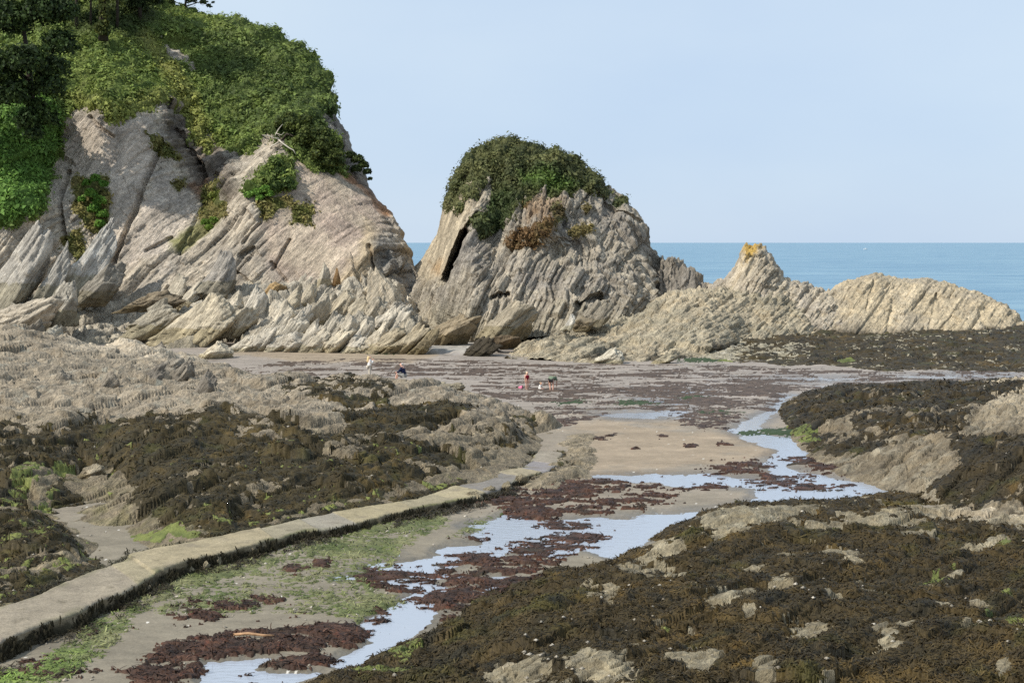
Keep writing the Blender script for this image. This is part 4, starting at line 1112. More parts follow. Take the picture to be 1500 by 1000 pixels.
LE = ridge('rock_ridge', 'long pale humped ridge of slanting rock running out at the right', 'rock ridge', (1186, 1700, 1.0), 190,
           [(1186, 446), (1212, 426), (1232, 412), (1240, 408), (1262, 404), (1290, 401), (1300, 404), (1318, 407), (1350, 407), (1382, 412), (1412, 421), (1440, 433), (1470, 445), (1488, 459), (1504, 477), (1530, 492), (1700, 502)],
           [(1186, 506), (1700, 508)], [(1186, 137), (1500, 138), (1700, 142)], [(1186, 147), (1350, 149), (1500, 146), (1700, 146)], 58, .36,
           col_ridge((198, 180, 148), (180, 166, 142), (214, 192, 154)), 741, back=14, jag=.1, ths=(1.2, .45, .18), lns=(7, 2.8, 1.2),
           grooves=[([(1280, 412), (1270, 455)], 3, .4), ([(1374, 430), (1380, 440)], 5, .8), ([(1372, 440), (1360, 492)], 4, .4), ([(1435, 455), (1450, 490)], 5, .4), ([(1480, 462), (1500, 480)], 5, .5), ([(1308, 440), (1300, 492)], 4, .35)])
LF = ridge('rock_ridge', 'low ribbed apron of pale rock in front of the stack and the pinnacle', 'rock ridge', (735, 1215, 1.0), 190,
           [(735, 524), (765, 508), (790, 498), (830, 486), (860, 476), (890, 472), (905, 470), (935, 455), (960, 440), (985, 430), (1010, 423), (1050, 418), (1090, 424), (1130, 430), (1170, 440), (1215, 468)],
           [(735, 530), (800, 532), (870, 534), (960, 533), (1040, 520), (1100, 505), (1215, 500)], [(735, 122), (870, 117), (960, 118), (1040, 124), (1100, 134), (1215, 138)], [(735, 130), (850, 136), (960, 141), (1050, 143), (1215, 144)], 54, .55,
           lambda px, py, P, n1, n2: mixc(mixc(mixc(lin(186, 171, 143), lin(168, 157, 133), sstep(-.2, .4, n1)), lin(204, 188, 156), sstep(.1, .6, n2) * .7), lin(60, 54, 42),
                                          sstep(-4, 6, np.maximum(sdf(px, py, [(860, 520), (900, 500), (925, 522), (900, 536), (865, 534)]), np.maximum(sdf(px, py, [(940, 518), (1000, 512), (1020, 530), (960, 534)]), 507 - 1000 + (px > 1040) * (py - 505 + 500 - 7))) + 8 * n2) * .9), 761, back=14, jag=.35, **R3)

# ---------------------------------------------------------------- rough shelf at the cliff's foot
ctrlB = [(100, 506, 0), (200, 508, 0), (340, 506, 0), (430, 517, 0), (500, 516, 0), (560, 517, 0), (625, 516, 0), ('d', 450, 136, 1.6), ('d', 550, 136, 1.8), ('d', 350, 138, 2.0), ('d', 250, 139, 1.8), ('d', 150, 140, 1.6),
         ('d', 330, 150, 6.5), ('d', 400, 146, 5.6), ('d', 450, 147, 6.2), ('d', 520, 147, 6.4), ('d', 580, 146, 5.2), ('d', 600, 140, 2.2), ('d', 200, 148, 4.5), ('d', 120, 146, 3.5), ('d', 0, 143, 3.5), ('d', -150, 143, 3.5),
         ('d', 650, 134, -.4), ('d', 650, 142, -.2), ('d', 430, 124, -.5), ('d', 550, 124, -.5), ('d', 250, 128, -.4), ('d', 100, 128, -.3), ('d', -100, 132, .5), ('d', 640, 150, 1.0), ('d', 630, 150, 2.0), (20, 470, 2.6), ('d', 20, 146, 4.5)]


def colFoot(qx, qy, P, n1, n2):
    c = mixc(lin(200, 188, 166), lin(176, 166, 148), sstep(-.2, .45, n1))
    c = mixc(c, lin(120, 110, 84), sstep(480, 515, qy + 24 * n2) * .6)
    return mixc(c, lin(204, 194, 174), sstep(.1, .6, n2) * .6)


R_B = reef('rock_shelf', 'broken shelf of pale rock along the foot of the headland cliff', 'rock shelf', (-160, 690, 1.25, 484, 540, .16), ctrlB, 1.7, bedding(56, .55), colFoot,
           lambda qx, qy, P, n1, n2: -.5 + .55 * sstep(492, 512, qy) + .8 * n2, ths=(1.7, .7, .28), lns=(4, 2, 1), seed=801, frond=0, mat=M_cliff)

# =================================================================== SINGLE ROCKS


def rock_mesh(name, seed, nu=44, nvv=30, planes=11, pointed=0.0):
    """a rock split along its beds: a convex body cut by random planes, then chipped"""
    r = np.random.default_rng(seed)
    th = np.linspace(0, 2 * math.pi, nu, endpoint=False); ph = np.linspace(0.02, math.pi - .02, nvv)
    PH, TH = np.meshgrid(ph, th, indexing='ij')
    d = np.stack([np.sin(PH) * np.cos(TH), np.sin(PH) * np.sin(TH), np.cos(PH)], -1)
    nn = r.normal(size=(planes, 3)); nn[:, 2] = nn[:, 2] * .55 + pointed; nn /= np.linalg.norm(nn, axis=1, keepdims=True)
    dd = .62 + .3 * r.random(planes)
    bed = np.array([[.87, -.3, -.4], [-.87, .3, .4], [0, 0, -1.0]]); bed /= np.linalg.norm(bed, axis=1, keepdims=True)
    nn = np.concatenate([nn, bed]); dd = np.concatenate([dd, [.52, .52, .8]])
    q = np.einsum('ijk,mk->ijm', d, nn)
    rr = np.min(np.where(q > .05, dd / np.maximum(q, .05), 9.0), axis=-1)
    rr = np.minimum(rr, 1.5)
    P = d * rr[..., None]
    off = np.array([seed * 7.7, seed * 3.1, 0])
    fr = bedding(60, .4)
    k = .26 * (slabs(P + off, fr, .34, 1.3, seed, .15) - .45) + .14 * (slabs(P + off, fr, .13, .6, seed + 3, .15) - .45) + .10 * fbm(P + off, .8, 5, seed + 5, .6)
    P = P * (1 + k)[..., None]
    V = P.reshape(-1, 3)
    idx = np.arange(nvv * nu).reshape(nvv, nu); nx = np.roll(idx, -1, 1)
    f = np.stack([idx[:-1], idx[1:], nx[1:], nx[:-1]], -1).reshape(-1, 4)
    caps = [np.stack([np.full(nu, len(V)), idx[0], nx[0]], -1), np.stack([np.full(nu, len(V) + 1), nx[-1], idx[-1]], -1)]
    V = np.concatenate([V, [P[0].mean(0)], [P[-1].mean(0)]])
    return V, f, np.concatenate(caps)


def rock(label, px, py_top, py_base, wpx, d, seed, tint=(184, 172, 152), lean=.25, depthk=.8, name='rock', cat='rock', group=None, pointed=0.25, rot=None):
    """a rock whose top is seen at (px, py_top) and whose foot is at py_base, d metres away"""
    q_ = 1.0 if wpx < 42 else (1.7 if wpx < 70 else 2.4)
    V, f, caps = rock_mesh(name, seed, int(48 * q_), int(34 * q_), pointed=pointed)
    r = np.random.default_rng(seed + 999)
    a = r.uniform(-.5, .5) if rot is None else rot
    ca, sa_ = math.cos(a), math.sin(a)
    V = V @ np.array([[ca, sa_, 0], [-sa_, ca, 0], [0, 0, 1]])
    lo, hi = V.min(0), V.max(0)
    V = (V - (lo + hi) / 2) / (hi - lo)
    h = (py_base - py_top) / F * d; wd = wpx / F * d
    if pointed > .15:
        zz = np.clip(V[:, 2] + .5, 0, 1)[:, None]
        V[:, :2] *= 1.12 - (.35 + .5 * min(pointed, 1)) * zz ** 1.3
    V = V * [wd, wd * depthk, h * 1.25]
    V[:, 2] += h * 1.25 / 2 - h * .25
    V[:, 0] += lean * (V[:, 2] - h * .4)
    n2 = fbm(V + seed, .8, 3, seed)
    c = lin(*tint) * 1.0 * (1 + .3 * n2)[:, None]
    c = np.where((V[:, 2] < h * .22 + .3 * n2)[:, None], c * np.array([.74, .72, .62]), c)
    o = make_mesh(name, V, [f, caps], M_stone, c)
    z = H - (py_base - HY) / F * d
    o.location = ((px - CX) / F * d, d, z)
    return tag(o, label, cat, group)


big = [
    # label, px, top, base, width, d, tint, lean, pointed
    ('tall pale rock spur with slanting ribs at the left edge of the cliff foot', 28, 322, 440, 110, 141, (186, 178, 164), .35, .5),
    ('narrow pale rock spur between two grassy gullies, second from the left edge', 82, 352, 436, 44, 141, (170, 164, 152), .3, .5),
    ('ribbed pale rock spur below the bright green bush on the cliff', 136, 318, 428, 74, 143, (192, 186, 174), .38, .5),
    ('broad flat-topped pale rock below the leftmost spur', 30, 432, 486, 130, 133, (196, 182, 160), .1, -.1),
    ('squat cracked rock block right of the flat-topped pale rock', 92, 410, 466, 50, 136, (176, 168, 152), .1, .0),
    ('dark grooved rock leaning right under the diagonal cliff crack', 152, 382, 438, 62, 141, (142, 134, 120), .5, .3),
    ('big grey wedge-shaped rock standing before the smooth cliff slab', 322, 366, 424, 74, 144.5, (160, 152, 140), .1, .7),
    ('thin white rock fin rising from the shelf like a tooth', 475, 381, 416, 22, 144, (200, 188, 166), .0, .8),
    ('thin brown rock spike beside the white tooth-like fin', 493, 391, 414, 12, 143.8, (150, 118, 80), .0, .9),
    ('large pale slab of rock leaning at the right end of the cliff foot', 556, 390, 470, 80, 141, (190, 176, 152), -.35, .5),
    ('pale pyramid of rock standing left of the row of teeth', 374, 414, 476, 58, 138.5, (200, 190, 172), .1, .6),
    ('brown-stained low rock block in the gap below the cliff slab', 398, 412, 440, 44, 143, (170, 142, 100), .1, .1),
    ('broad cream rock sloping left of the pale pyramid', 300, 428, 494, 130, 134, (196, 182, 156), .4, .3),
    ('low grey rock hump at the back of the sandy bay', 232, 436, 486, 90, 136, (168, 158, 138), .3, .2),
    ('dark weedy ledge of rock above the small sandy cove', 222, 424, 452, 110, 139, (132, 118, 96), .0, -.1),
    ('pale rounded boulder on the sand at the left of the beach', 314, 498, 524, 56, 121, (206, 192, 166), .0, .0),
    ('long ribbed rock fin slanting down to the sand, far right of the teeth', 600, 470, 514, 66, 127.5, (166, 152, 126), .6, .2),
    ('ribbed rock fin with dark weedy foot next to the pebble bank', 622, 480, 515, 40, 126.5, (140, 126, 98), .5, .2),
    ('ribbed rock fin lying third from the pebble bank', 566, 478, 514, 60, 128, (172, 158, 132), .6, .2),
    ('brown rock hump with a dark underside, left of the pebble bank gap', 655, 458, 498, 96, 133, (150, 134, 108), .2, -.1),
    ('large smooth grey boulder below the middle of the stack', 744, 437, 488, 86, 133, (164, 152, 130), .2, .1),
    ('rounded grey boulder in front of the stack beside the dark hollow', 872, 438, 474, 50, 134, (152, 142, 124), .1, .0),
    ('small brown boulder at the foot of the stack', 856, 462, 482, 36, 132, (140, 126, 102), .0, .0),
    ('small white boulder standing on edge below the stack', 834, 459, 480, 20, 130, (212, 204, 188), .2, .4),
    ('dark weed-covered rock on the pebble bank', 708, 492, 520, 58, 125, (70, 62, 48), .1, -.1),
    ('brown weedy rock beside the weed-covered rock on the pebble bank', 742, 490, 508, 46, 128, (110, 94, 72), .1, -.1),
    ('white wedge of rock at the foot of the pale apron, half in weed', 892, 508, 532, 50, 117, (204, 194, 172), .4, .3),
    ('pale rib of rock at the right end of the apron, above the weed', 976, 512, 532, 40, 117, (176, 164, 138), .5, .2),
    ('round pale boulder on the reef at the right edge, above the weed', 1452, 568, 592, 56, 86.5, (186, 174, 150), .1, -.1),
    ('small white boulder below the round pale boulder on the right reef', 1446, 588, 594, 14, 84, (220, 214, 202), .0, .0),
    ('big pale boulder at the bottom edge, left of a smaller pale boulder', 752, 970, 1016, 86, 30.2, (176, 162, 134), -.15, .1),
    ('pale flat boulder at the bottom edge, right of a bigger boulder', 882, 974, 1010, 92, 30.0, (166, 152, 124), -.1, -.1),
    ('low pale boulder at the bottom edge beneath the brown wrack', 1236, 984, 1020, 70, 29.2, (170, 158, 134), .1, -.1),
    ('grey slab of rock tilted out of the wrack at the bottom edge', 1120, 968, 1006, 34, 29.6, (160, 150, 130), -.5, .3),
    ('small pale rock sitting in the weed left of the path gully', 133, 678, 697, 40, 57, (170, 156, 130), .1, .1),
    ('rounded low stone in the muddy gully left of the path', 134, 697, 708, 28, 56.5, (160, 148, 124), .0, -.1),
    ('pointed pale rock poking from the wrack above the gully', 240, 676, 690, 16, 60, (186, 170, 144), .1, .5),
    ('big broken block under the near side of the causeway', 203, 856, 884, 38, 40.2, (158, 144, 116), .0, -.1),
    ('small broken block under the edge of the causeway', 166, 868, 890, 26, 39.6, (150, 136, 110), .0, -.1),
    ('row stone under the causeway edge beside a small broken block', 125, 880, 902, 28, 38.6, (146, 132, 106), .0, -.1),
    ('square pale block beneath the nearest end of the causeway', 46, 926, 946, 30, 35.6, (170, 152, 116), .0, -.2),
    ('lumpy grey rock behind the seated people, on the reef crest', 545, 548, 570, 46, 88, (156, 146, 124), .3, .1),
    ('wide rounded rock on the reef crest below the crouching person', 640, 560, 580, 84, 86, (160, 148, 124), .1, -.1),
    ('dark ribbed rock with a sloping back on the pale part of the reef', 272, 562, 590, 56, 78, (136, 122, 100), -.5, .1),
    ('brown rounded rock at the back of the pale reef', 164, 510, 534, 38, 93, (158, 142, 122), .0, .0),
    ('brown lumpy rock in the middle of the pale reef', 205, 522, 550, 44, 90, (150, 138, 118), .2, .0),
    ('blocky pale rock with ribbed right side at the top of the pale reef', 70, 476, 512, 58, 96, (176, 168, 150), .2, .0),
    ('dark furrowed boulder at the left edge of the pale reef', 18, 516, 546, 32, 88, (118, 108, 90), .1, .0),
]
for k, (lab, px, yt, yb, wd, d, tint, lean, pt) in enumerate(big):
    rock(lab, px, yt, yb, wd, d, 40 + k, tint, lean, pointed=pt, depthk=.8 if wd < 90 else .55)

# the row of pointed teeth under the smooth slab: many alike
TEETH = [(419, 436, 36), (440, 446, 30), (459, 431, 34), (477, 420, 32), (500, 424, 34), (523, 430, 36), (546, 432, 38), (565, 446, 34), (582, 444, 34), (405, 455, 30), (430, 462, 34), (452, 466, 30), (484, 454, 36), (507, 458, 34), (530, 462, 34), (552, 470, 34),
         (575, 472, 34), (470, 478, 34), (495, 480, 36), (520, 484, 36), (440, 484, 40), (412, 486, 36), (385, 478, 40), (360, 488, 44), (545, 488, 36), (590, 458, 30), (512, 408, 30), (536, 410, 28), (450, 408, 26), (426, 414, 26), (340, 424, 40), (350, 448, 44), (278, 410, 34), (255, 398, 30)]
rt_ = np.random.default_rng(5)
for k, (px, yt, wd) in enumerate(TEETH):
    yb = min(yt + rt_.uniform(38, 54), 514)
    d = float(np.interp(yb, [440, 514], [146, 129])) - .8
    t = rt_.uniform(-1, 1)
    c = np.array([192, 180, 158]) + 12 * t + np.array([0, -2, -6]) * rt_.uniform(-1, 1)
    where = 'below the smooth cliff slab' if px > 400 else 'near the pale pyramid rock'
    row = 'high' if yt < 440 else ('middle' if yt < 468 else 'low')
    rock('sharp pale rock tooth in the %s row %s' % (row, where), px + rt_.uniform(-3, 3), yt, yb, wd * 1.35, d, 300 + k, tuple(c), rt_.uniform(.1, .5), name='rock_tooth', cat='rock', group='rock teeth along the foot of the cliff', pointed=.22)

for k, (px, py, wd) in enumerate(((96, 910, 24), (112, 900, 18), (146, 892, 20), (228, 858, 22), (250, 848, 18), (276, 842, 20), (68, 926, 22), (182, 886, 20), (318, 832, 18), (696, 736, 26), (716, 728, 20), (741, 722, 24), (764, 712, 22), (300, 838, 16))):
    rock('rough stone with dark weed wedged under the stream-side edge of the concrete path', px, py - 18, py + 2, wd, float(F * (H - .02) / (py - HY)) + .12, 500 + k, (150, 138, 112), .0, name='path_stone', cat='stone', group='stones along the foot of the concrete path', pointed=-.1)

rg = np.random.default_rng(77)
for k in range(22):
    px = rg.uniform(0, 340); fy = rg.uniform(0, 1)
    py = 500 + fy * 84
    wd = rg.uniform(26, 58) * (1 - .2 * fy); z_ = float(np.interp(py, [480, 520, 560, 600], [4.0, 2.9, 2.4, 2.1])) * (1 - .12 * px / 340)
    d = F * (H - z_) / (py + 4 - HY)
    t = rg.uniform(-1, 1)
    rock('rough grey rock breaking up the pale part of the reef on the left', px, py - wd * rg.uniform(.45, .8), py + 6, wd, d, 900 + k, (150 + 16 * t, 140 + 15 * t, 124 + 12 * t), rg.uniform(.0, .5), name='reef_rock', cat='rock', group='grey rocks on the pale part of the left reef', pointed=rg.uniform(-.1, .3))
# =================================================================== PLANTS
LEAFY = []


def blob_leaves(blobs_, n, size, colA_, colB_, shell=.55, spread=.9, seed=0):
    """leaves spread through a set of round clumps (cx, cy, cz, r), thicker towards their outsides"""
    B_ = np.array(blobs_, float)
    w_ = B_[:, 3] ** 2; w_ /= w_.sum()
    k = RNG.choice(len(B_), n, p=w_)
    u = rand_unit(n)
    u[:, 2] = np.where(u[:, 2] < -.6, -u[:, 2], u[:, 2])
    rr = (shell + (1 - shell) * RNG.random(n)) * (0.82 + .5 * fbm(u * 1.7 + k[:, None] * 3.3, 1.0, 3, seed))
    p = B_[k, :3] + u * (B_[k, 3] * rr)[:, None] * [1, 1, .82]
    g = fbm(p, 1.4, 3, seed + 4) * .9 + RNG.normal(size=n) * .28
    c = (colA_ + (colB_ - colA_) * sstep(-.5, .6, g)[:, None]) * np.array([1.35, 1.25, 1.25])
    V, f = leaf_quads(p, u, size, .62, spread)
    return V, f, np.repeat(c * (.75 + .5 * RNG.random((n, 1))), 4, 0)


def tube(pts, radii, sides=7):
    pts = np.array(pts, float); n = len(pts)
    V = []
    for k in range(n):
        t = pts[min(k + 1, n - 1)] - pts[max(k - 1, 0)]; t /= np.linalg.norm(t) + 1e-9
        a = np.cross(t, [0.31, .2, .93]); a /= np.linalg.norm(a) + 1e-9; b_ = np.cross(t, a)
        th = np.linspace(0, 2 * math.pi, sides, endpoint=False)
        V.append(pts[k] + radii[k] * (np.cos(th)[:, None] * a + np.sin(th)[:, None] * b_))
    V = np.concatenate(V)
    i = np.arange(n * sides).reshape(n, sides); j = np.roll(i, -1, 1)
    f = np.stack([i[:-1], j[:-1], j[1:], i[1:]], -1).reshape(-1, 4)
    V = np.concatenate([V, [pts[0]], [pts[-1]]])
    caps = np.concatenate([np.stack([np.full(sides, n * sides), j[0], i[0]], -1), np.stack([np.full(sides, n * sides + 1), i[-1], j[-1]], -1)])
    return V, f, caps


def tubes(name, lines, mat, parent):
    VV, FF, CC, k = [], [], [], 0
    for pts, rad in lines:
        V, f, cp = tube(pts, rad); VV.append(V); FF.append(f + k); CC.append(cp + k); k += len(V)
    return make_mesh(name, np.concatenate(VV), [np.concatenate(FF), np.concatenate(CC)], mat, smooth=True, parent=parent)


def px_pt(px, py, d, base):
    return np.array([(px - CX) / F * d, d, H - (py - HY) / F * d]) - np.array(base)


def plant(name, label, cat, base, crown, n, size, ca, cb, limbs, group=None, trunk_mat=None, trunk_name='trunk', shell=.5):
    """crown: (px, py, d, r) clumps; limbs: lists of ((px, py, d), radius)"""
    e = empty(name, base, label, cat, group)
    bl_ = [tuple(px_pt(x, y, d, base)) + (r,) for x, y, d, r in crown]
    V, f, c = blob_leaves(bl_, n, size, lin(*ca), lin(*cb), shell=shell, seed=int(crown[0][0]) + 3)
    make_mesh('crown', V, [f], M_leaf, c, parent=e)
    if limbs:
        tubes(trunk_name, [([px_pt(*q[0], base) for q in l], [q[1] for q in l]) for l in limbs], trunk_mat or M_bark, e)
    return e


def scrub(name, L, mask, cfun, lump, size, keepp, seed, extra_lift=.2, lumpk=None):
    """a close cover of low scrub on a rock face: rounded bumps clothed in leaves"""
    P = L['P0']; P1 = L['P']
    b_ = np.abs(noise(P / 2.9, seed)) ** .7 * 1.2 + .5 * np.abs(noise(P / 1.15, seed + 1)) ** .8
    off = extra_lift + lump * b_ * (1.0 if lumpk is None else lumpk)
    m_ = np.clip(mask, 0, 1)
    S_ = P1 + L['n'] * (np.where(mask > 0, off * (.08 + .92 * m_), -.3))[..., None]
    nr, nc = S_.shape[:2]
    col_ = cfun(L['px'], L['py'], P, L['n1'], L['n2'], b_)
    col_ = (col_ * .88 + .12 * col_.mean(-1, keepdims=True)) * np.array([1.75, 1.58, 1.45])
    V, f, cc, _ = compact(S_.reshape(-1, 3), [grid_faces(nr, nc, mask > 0)], (col_ * .7).reshape(-1, 3))
    nn = grid_normals(S_); nn *= np.where((nn * L['n']).sum(-1, keepdims=True) < 0, -1, 1)
    pick = (mask > .0) & (RNG.random(mask.shape) < keepp)
    p = S_[pick]; q = nn[pick]
    p = p + q * (RNG.random((len(p), 1)) ** 2 * .55 - .08) + rand_unit(len(p)) * .14
    # here and there a sprig stands clear of the rest
    tall_ = (fbm(p, .9, 3, seed + 21) > .22) & (RNG.random(len(p)) < .35)
    p = p + q * (tall_ * RNG.random(len(p)) * .55)[:, None] * np.array([.6, .6, 1.0])
    q = q + np.array([0, -.1, .35])
    szs = size * (.55 + 1.1 * sstep(-.4, .5, fbm(p, 2.2, 3, seed + 11))) 
    lv, lf = leaf_quads(p, q, szs, .5, .85)
    lc = np.repeat(col_[pick] * (1 + .5 * fbm(p, 1.0, 4, seed + 12, .7))[:, None] * (.62 + .7 * RNG.random((len(p), 1))), 4, 0)
    o = make_mesh(name, np.concatenate([V, lv]), [np.concatenate([f[0], lf + len(V)])], M_leaf, np.concatenate([cc, lc]))
    return tag(o, kind='stuff'), S_


# ---------------------------------------------------------------- the cover on the headland
V1 = [(-230, -90), (150, -70), (240, -5), (300, 12), (370, 28), (420, 50), (455, 76), (474, 100), (486, 134), (494, 160), (488, 170), (474, 178), (476, 196), (496, 216), (506, 244), (470, 246), (440, 236), (414, 205),
      (392, 205), (370, 228), (342, 224), (324, 206), (308, 182), (301, 218), (288, 202), (264, 150), (242, 143), (222, 160), (196, 164), (166, 178), (150, 158), (120, 154), (97, 162), (88, 215), (74, 265), (62, 308), (28, 322), (0, 332), (-230, 345)]
BARE1 = [(236, 56), (252, 64), (272, 72), (290, 108), (282, 114), (262, 92), (246, 80)]
px_, py_ = LA['px'], LA['py']
mv = np.minimum(sdf(px_, py_, V1) / 13, -sdf(px_, py_, BARE1) / 4) + 1.0 * LA['n2'] + 1.3 * fbm(LA['P0'] * [1, 1, .3], 1.3, 4, 905, .6) + .6 * fbm(LA['P0'], .6, 4, 902, .65) + .25 - 1.5 * sstep(.28, .5, fbm(LA['P0'] * [1, 1, .45], 4.5, 4, 903)) * (px_ > 90)
mv = np.maximum(mv, sdf(px_, py_, [(352, 292), (362, 276), (388, 250), (400, 232), (432, 232), (436, 270), (425, 280), (385, 294)]) / 5 + .6 * LA['n2'] - .5)
IVY = [(-230, 190), (60, 140), (92, 160), (90, 200), (76, 262), (62, 308), (28, 324), (0, 334), (-230, 350)]


def c_veg(px, py, P, n1, n2, b_):
    c = mixc(lin(84, 106, 46), lin(112, 130, 60), sstep(-.3, .4, n2))
    dk = sstep(-30, 30, sdf(px, py, [(290, 60), (330, 40), (420, 50), (520, 120), (520, 260), (380, 220), (310, 150), (300, 100)]) + 40 * n1)
    c = mixc(c, mixc(lin(64, 82, 40), lin(92, 112, 52), sstep(-.3, .4, n2)), dk * .8)
    c = mixc(c, lin(96, 92, 66), sstep(.15, .5, n1) * sstep(.1, .5, n2) * .7)
    c = mixc(c, lin(128, 134, 66), sstep(-8, 10, 14 - pts_seg_dist(px, py, [(218, 60), (250, 110), (280, 160), (300, 210)], False) + 8 * n2) * .75)
    c = mixc(c, lin(128, 136, 66), sstep(-10, 8, 12 - pts_seg_dist(px, py, [(120, 150), (170, 170), (230, 150), (262, 160)], False) + 10 * n2) * .6)
    c = mixc(c, lin(42, 56, 30), sstep(-12, 16, sdf(px, py, [(95, 20), (240, 0), (230, 30), (200, 60), (160, 55), (110, 60)]) + 14 * n2) * .7)
    c = mixc(c, lin(82, 122, 48), sstep(-10, 12, sdf(px, py, IVY) + 10 * n2) * .85)
    return c


_, SVEG = scrub('hillside_scrub', LA, mv, c_veg, .9, .42, .75, 901, lumpk=.35 + .65 * sstep(270, 330, px_ + 30 * LA['n1']) + .3 * sstep(110, 80, px_))

# thin grass on ledges of the bare face
GR = [[(212, 192), (240, 205), (268, 232), (245, 238), (225, 222)], [(298, 278), (330, 270), (334, 320), (308, 338), (292, 330)], [(250, 268), (275, 255), (264, 285)], [(90, 350), (118, 330), (128, 375), (112, 388)],
      [(104, 256), (160, 256), (165, 345), (132, 342), (108, 310)], [(425, 300), (462, 300), (458, 332), (425, 330)], [(284, 180), (308, 188), (302, 224), (290, 216)], [(372, 290), (432, 288), (420, 308), (385, 326)], [(440, 560), (441, 560), (441, 561)]]
gm = np.full(px_.shape, -9.)
for g in GR:
    gm = np.maximum(gm, sdf(px_, py_, g) / 10)
gm = gm + 1.2 * LA['n2'] + .5 * LA['n1'] - .1
scrub('cliff_grass', LA, np.where(mv > .2, -1, gm), lambda px, py, P, n1, n2, b_: mixc(lin(108, 118, 54), lin(144, 138, 80), sstep(-.3, .4, n2)) * .62, .12, .34, .5, 921, extra_lift=.05)

# ---------------------------------------------------------------- the cap of the sea stack
V2 = [(646, 300), (655, 278), (664, 246), (690, 212), (712, 196), (735, 190), (790, 197), (830, 216), (858, 239), (878, 259), (888, 272), (878, 280), (862, 278), (846, 276), (815, 281), (792, 274), (772, 286), (752, 306), (737, 332), (716, 342),
      (700, 346), (695, 332), (718, 300), (726, 282), (720, 264), (702, 264), (684, 268), (668, 292), (660, 306)]
mb = sdf(LB['px'], LB['py'], V2) / 13 + 1.0 * LB['n2'] + .6 * fbm(LB['P0'], .5, 3, 942) + .2
mb = np.maximum(mb, blobs(LB['px'], LB['py'], [(690, 284, 12, 10), (702, 272, 10, 7), (679, 276, 8, 7), (818, 312, 10, 12), (884, 284, 10, 7), (674, 305, 8, 7), (812, 283, 9, 6), (705, 336, 12, 12), (908, 296, 10, 6)]) * 3 + .6 * LB['n2'])


def c_cap(px, py, P, n1, n2, b_):
    c = mixc(lin(62, 72, 42), lin(92, 98, 58), sstep(-.3, .4, n2))
    c = mixc(c, lin(84, 116, 46), sstep(-8, 14, sdf(px, py, [(760, 252), (790, 250), (850, 272), (820, 284), (780, 275), (764, 275)]) + 8 * n2) * .85)
    c = mixc(c, lin(98, 94, 66), sstep(-.1, .5, n1) * sstep(.0, .4, n2) * .7)
    c = mixc(c, lin(50, 68, 34), sstep(-8, 10, sdf(px, py, [(700, 300), (740, 270), (760, 290), (740, 335), (700, 345)]) + 8 * n2) * .7)
    c = mixc(c, lin(98, 84, 56), sstep(0, 6, 12 - np.hypot(px - 818, py - 312)) * .8)
    return c


scrub('stack_scrub', LB, mb, c_cap, .38, .34, .6, 941, extra_lift=.05)
# a little grass on the stack's shelves
gb = np.full(LB['px'].shape, -9.)
for g in ([(740, 352), (760, 335), (800, 322), (816, 326), (806, 345), (770, 356)], [(835, 335), (850, 322), (872, 330), (866, 342), (845, 348)], [(738, 352), (800, 352), (790, 362), (745, 366)], [(850, 300), (866, 302), (862, 312)], [(766, 300), (775, 296), (770, 316)]):
    gb = np.maximum(gb, sdf(LB['px'], LB['py'], g) / 8)
scrub('stack_grass', LB, gb + 1.1 * LB['n2'] - .15, lambda px, py, P, n1, n2, b_: mixc(lin(134, 108, 70), lin(132, 124, 74), sstep(-.2, .3, n2 + (px - 800) / 100)) * .55, .08, .3, .35, 961, extra_lift=.04)

# ---------------------------------------------------------------- trees and bushes one can tell apart
b0, _ = at_loft(LA, 44, 190)
plant('dark_tree', 'big dark leafy tree filling the top left corner above the ivy', 'tree', b0,
      [(12, 30, 149, 3.4), (62, 18, 149, 3.1), (88, 66, 149, 2.4), (40, 92, 147, 3.2), (-10, 105, 147, 3.4), (70, 128, 148, 2.4), (-60, 60, 148, 3.6), (92, 18, 150, 2.4), (30, -30, 150, 4), (-70, 130, 147, 3), (20, 140, 147, 2.6), (56, 160, 148, 1.7), (42, 178, 147, 1.7), (50, 196, 147, 1.3), (70, 176, 148, 1.5), (80, 100, 148, 2.0), (90, -30, 151, 3)],
      26000, .42, (36, 50, 28), (62, 82, 40), [[((44, 195, 150), .42), ((46, 140, 150), .36), ((40, 80, 150), .26), ((30, 10, 150), .15)], [((46, 140, 150), .2), ((75, 90, 150), .13), ((85, 40, 150), .07)], [((44, 120, 150), .2), ((0, 80, 149), .12), ((-30, 60, 149), .06)]])
b1, _ = at_loft(LA, 150, 52)
e = plant('ivy_clad_tree', 'tall tree with an ivy-clad trunk at the top of the cliff', 'tree', b1,
          [(152, y, 168, .95) for y in (48, 36, 24, 12, 0, -12, -24)] + [(148, 42, 168, 1.1), (130, -60, 168, 3.5), (175, -62, 168, 3.5), (100, -80, 168, 4), (205, -75, 169, 3), (150, -95, 168, 4)], 11000, .40, (52, 66, 34), (96, 104, 52),
          [[((151, 60, 168.6), .62), ((151, 20, 168.6), .5), ((150, -30, 168.5), .42), ((148, -90, 168.5), .2)], [((150, -30, 168.5), .25), ((110, -70, 168), .12)], [((150, -40, 168.5), .25), ((190, -70, 168.5), .12)]])
